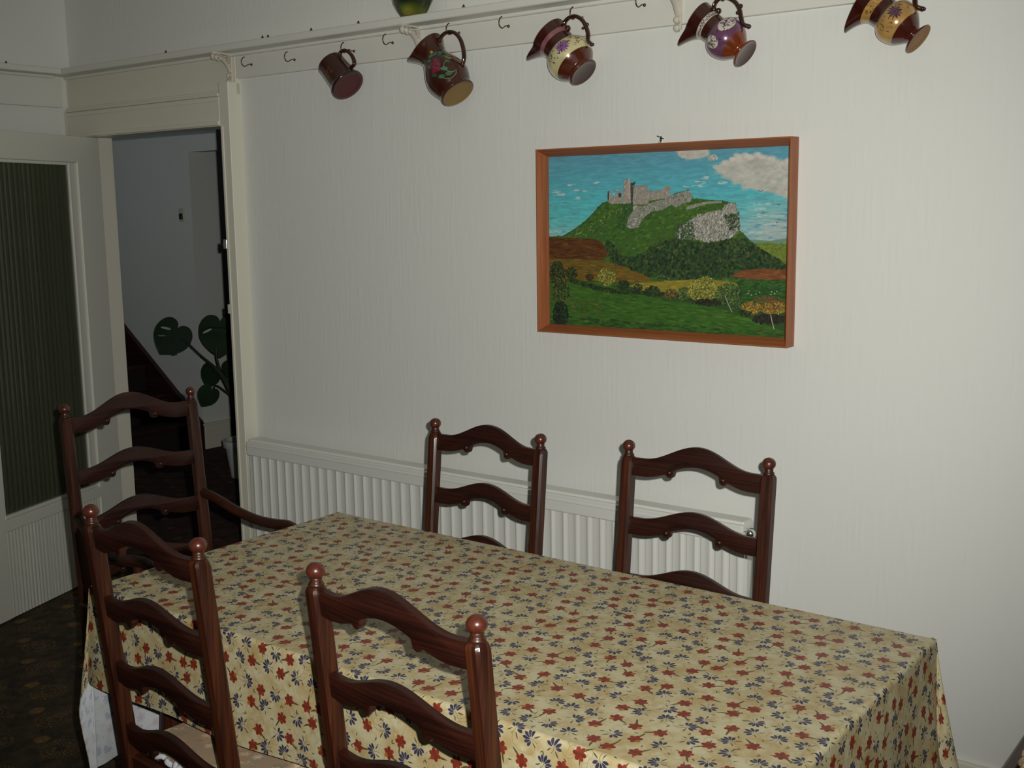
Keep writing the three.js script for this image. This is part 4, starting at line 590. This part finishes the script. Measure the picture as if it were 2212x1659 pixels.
// pins standing on the shelf edge
for (const [x, nm] of [[-0.57, 'tiny black pin on the shelf above the doorway'], [0.04, 'tiny black pin of a close pair on the shelf, beside the doorway bracket'], [0.072, 'tiny black pin of a close pair on the shelf, towards the tankard'], [0.313, 'tiny black pin on the shelf just above the tankard'], [0.559, 'tiny black pin on the shelf between the tankard and the green vase'], [1.05, 'tiny black pin on the shelf above the jug with the crimson flower, past the vase']]) {
  const t = thing('shelf_pin', nm, 'pin', [x, Y(2.320), 0.088], 0, 'black pins on the shelf');
  part('pin', lathe([[0, 0], [0.0045, 0], [0.0055, 0.002], [0.003, 0.005], [0.0018, 0.010], [0, 0.0115]], 8), M.iron, t);
}
{
  const t = thing('shelf_pin', 'tiny black pin on the shelf of the side wall by the door', 'pin', [XL + 0.088, Y(2.320), 0.36]);
  part('pin', lathe([[0, 0], [0.0045, 0], [0.0055, 0.002], [0.003, 0.005], [0.0018, 0.010], [0, 0.0115]], 8), M.iron, t);
  const n = noise2(256, 256, 5, 4, 91), n2 = noise2(256, 256, 9, 9, 92);
  const c = pixels(256, 256, (x, y, i) => { const q = Math.min(1, Math.max(0, (n[i] - 0.35) * 2)), b = n2[i]; const g = [34 + 74 * q, 46 + 66 * q, 26 + 10 * q]; return g.map((k) => k * (0.75 + 0.5 * b)); });
  const v = thing('vase', 'round green glazed vase standing on the shelf', 'vase', [0.790, Y(2.3205), 0.052]);
  const prof = [[0, 0.002], [0.040, 0], [0.046, 0.006], [0.060, 0.024], [0.0755, 0.05], [0.082, 0.08], [0.078, 0.115], [0.06, 0.145], [0.040, 0.165], [0.034, 0.185], [0.042, 0.205]];
  const sq = (g) => { g.scale(1.12, 1, 0.6); g.computeVertexNormals(); return g; };
  part('body', sq(lathe(prof, 40)), phys({ map: tex(c, 1, 1), roughness: 0.25, clearcoat: 0.7, clearcoatRoughness: 0.1 }), v);
  part('rim', sq(lathe([[0.042, 0.205], [0.0425, 0.209], [0.038, 0.208], [0.030, 0.186]], 40)), M.lustre, v, 'brown rim');
  part('foot_ring', sq(lathe([[0.036, 0], [0.047, 0.0], [0.0475, 0.005], [0.044, 0.007]], 40)), std({ color: lin(0.16, 0.04, 0.03), roughness: 0.6 }), v, 'unglazed reddish foot');
}

// ---------------------------------------------------------------- the cheese plant in the hall
{
  const z = -1.5, t = thing('potted_plant', 'dark green split-leaved cheese plant in a white pot in the hall', 'plant', [-2.15, 0, z]);
  const gx = -2.15;
  M.leaf = phys({ color: lin(0.012, 0.034, 0.012), roughness: 0.6, specularIntensity: 0.4 }); M.stalk = std({ color: lin(0.03, 0.04, 0.018), roughness: 0.7 });
  part('pot', lathe([[0, 0], [0.085, 0], [0.09, 0.01], [0.118, 0.20], [0.132, 0.205], [0.135, 0.245], [0.125, 0.25], [0.118, 0.24], [0.115, 0.21], [0, 0.205]], 28), std({ color: lin(0.6, 0.6, 0.58), roughness: 0.4 }), t, 'white plastic pot');
  part('soil', lathe([[0.116, 0.212], [0.06, 0.222], [0, 0.224]], 20), M.stair, t);
  const leafGeo = (s, holes) => { const sh = new THREE.Shape(); sh.moveTo(0, -0.5); sh.bezierCurveTo(0.16, -0.40, 0.46, -0.22, 0.48, 0.06); sh.bezierCurveTo(0.50, 0.30, 0.36, 0.50, 0.18, 0.48); sh.bezierCurveTo(0.08, 0.47, 0.03, 0.42, 0, 0.32); sh.bezierCurveTo(-0.03, 0.42, -0.08, 0.47, -0.18, 0.48); sh.bezierCurveTo(-0.36, 0.50, -0.50, 0.30, -0.48, 0.06); sh.bezierCurveTo(-0.46, -0.22, -0.16, -0.40, 0, -0.5);
    for (const [a, b, an, l, w] of holes) { const h = new THREE.Path(); for (let i = 0; i <= 12; i++) { const q = i / 12 * 6.283, u = Math.cos(q) * l, v = Math.sin(q) * w, X = a + u * Math.cos(an) - v * Math.sin(an), Y2 = b + u * Math.sin(an) + v * Math.cos(an); i ? h.lineTo(X, Y2) : h.moveTo(X, Y2); } sh.holes.push(h); }
    const g = new THREE.ExtrudeGeometry(sh, { depth: 0.006, bevelEnabled: false, curveSegments: 14 }); const p = g.attributes.position; for (let i = 0; i < p.count; i++) { const x = p.getX(i), y = p.getY(i); p.setZ(i, p.getZ(i) - 0.35 * x * x - 0.15 * y * y + 0.06 * Math.abs(x)); } g.scale(s, s, s); return toCreasedNormals(g, 0.9); };
  const H2 = [[-0.28, 0.12, 0.5, 0.13, 0.028], [0.30, 0.0, -0.6, 0.11, 0.022], [0.30, 0.20, -0.4, 0.08, 0.018]], H1 = [[-0.24, 0.16, 0.4, 0.14, 0.036], [-0.22, -0.06, 0.6, 0.12, 0.016], [0.34, -0.30, 0.8, 0.05, 0.01]];
  const put = (px, py, s, rz, ry, rx, holes, sx = 1) => { const g = leafGeo(s, holes); g.scale(sx, 1, 1); if (sx < 0) g.index; const m = part('leaf', g, M.leaf, t); m.position.set(px - gx, Y(py), rr(-0.05, 0.05)); m.rotation.set(rx, ry, rz); return m; };
  put(-2.865, 0.825, 0.262, -0.55, 0.75, -0.1, H1); put(-2.375, 0.865, 0.285, 0.02, 0.75, -0.1, H2);
  put(-2.47, 0.60, 0.165, -0.35, 0.2, 0, [], 1); put(-2.46, 0.47, 0.15, -0.6, 1.2, 0, [], 1); put(-2.20, 0.66, 0.2, 0.5, 0.6, 0.2, []); put(-2.05, 0.75, 0.26, -0.5, 0.5, 0, H2); put(-2.1, 0.98, 0.24, -0.3, 0.6, 0, H2);
  const st = (pts, r = 0.008) => part('stalk', tube(pts.map(([x, y, q]) => [x - gx, Y(y), q]), r, 16, 7), M.stalk, t);
  st([[-2.16, 0.19, 0], [-2.20, 0.4, 0], [-2.30, 0.6, 0.01], [-2.38, 0.665, 0.01]], 0.017); st([[-2.38, 0.665, 0.01], [-2.55, 0.745, 0.01], [-2.72, 0.835, 0.0]], 0.008); st([[-2.33, 0.62, 0], [-2.365, 0.72, 0.01], [-2.375, 0.80, 0.0]], 0.008);
  st([[-2.36, 0.66, 0.0], [-2.42, 0.665, 0], [-2.46, 0.64, 0]], 0.005); st([[-2.27, 0.5, 0], [-2.37, 0.55, 0.02], [-2.43, 0.52, 0]], 0.005); st([[-2.34, 0.655, 0], [-2.2, 0.66, 0], [-2.06, 0.70, 0]], 0.006); st([[-2.26, 0.45, 0], [-2.18, 0.7, 0], [-2.12, 0.9, 0]], 0.007);
}

scene.traverse((o) => { if (o.isMesh) { o.castShadow = true; o.receiveShadow = true; } });
renderer.render(scene, camera);
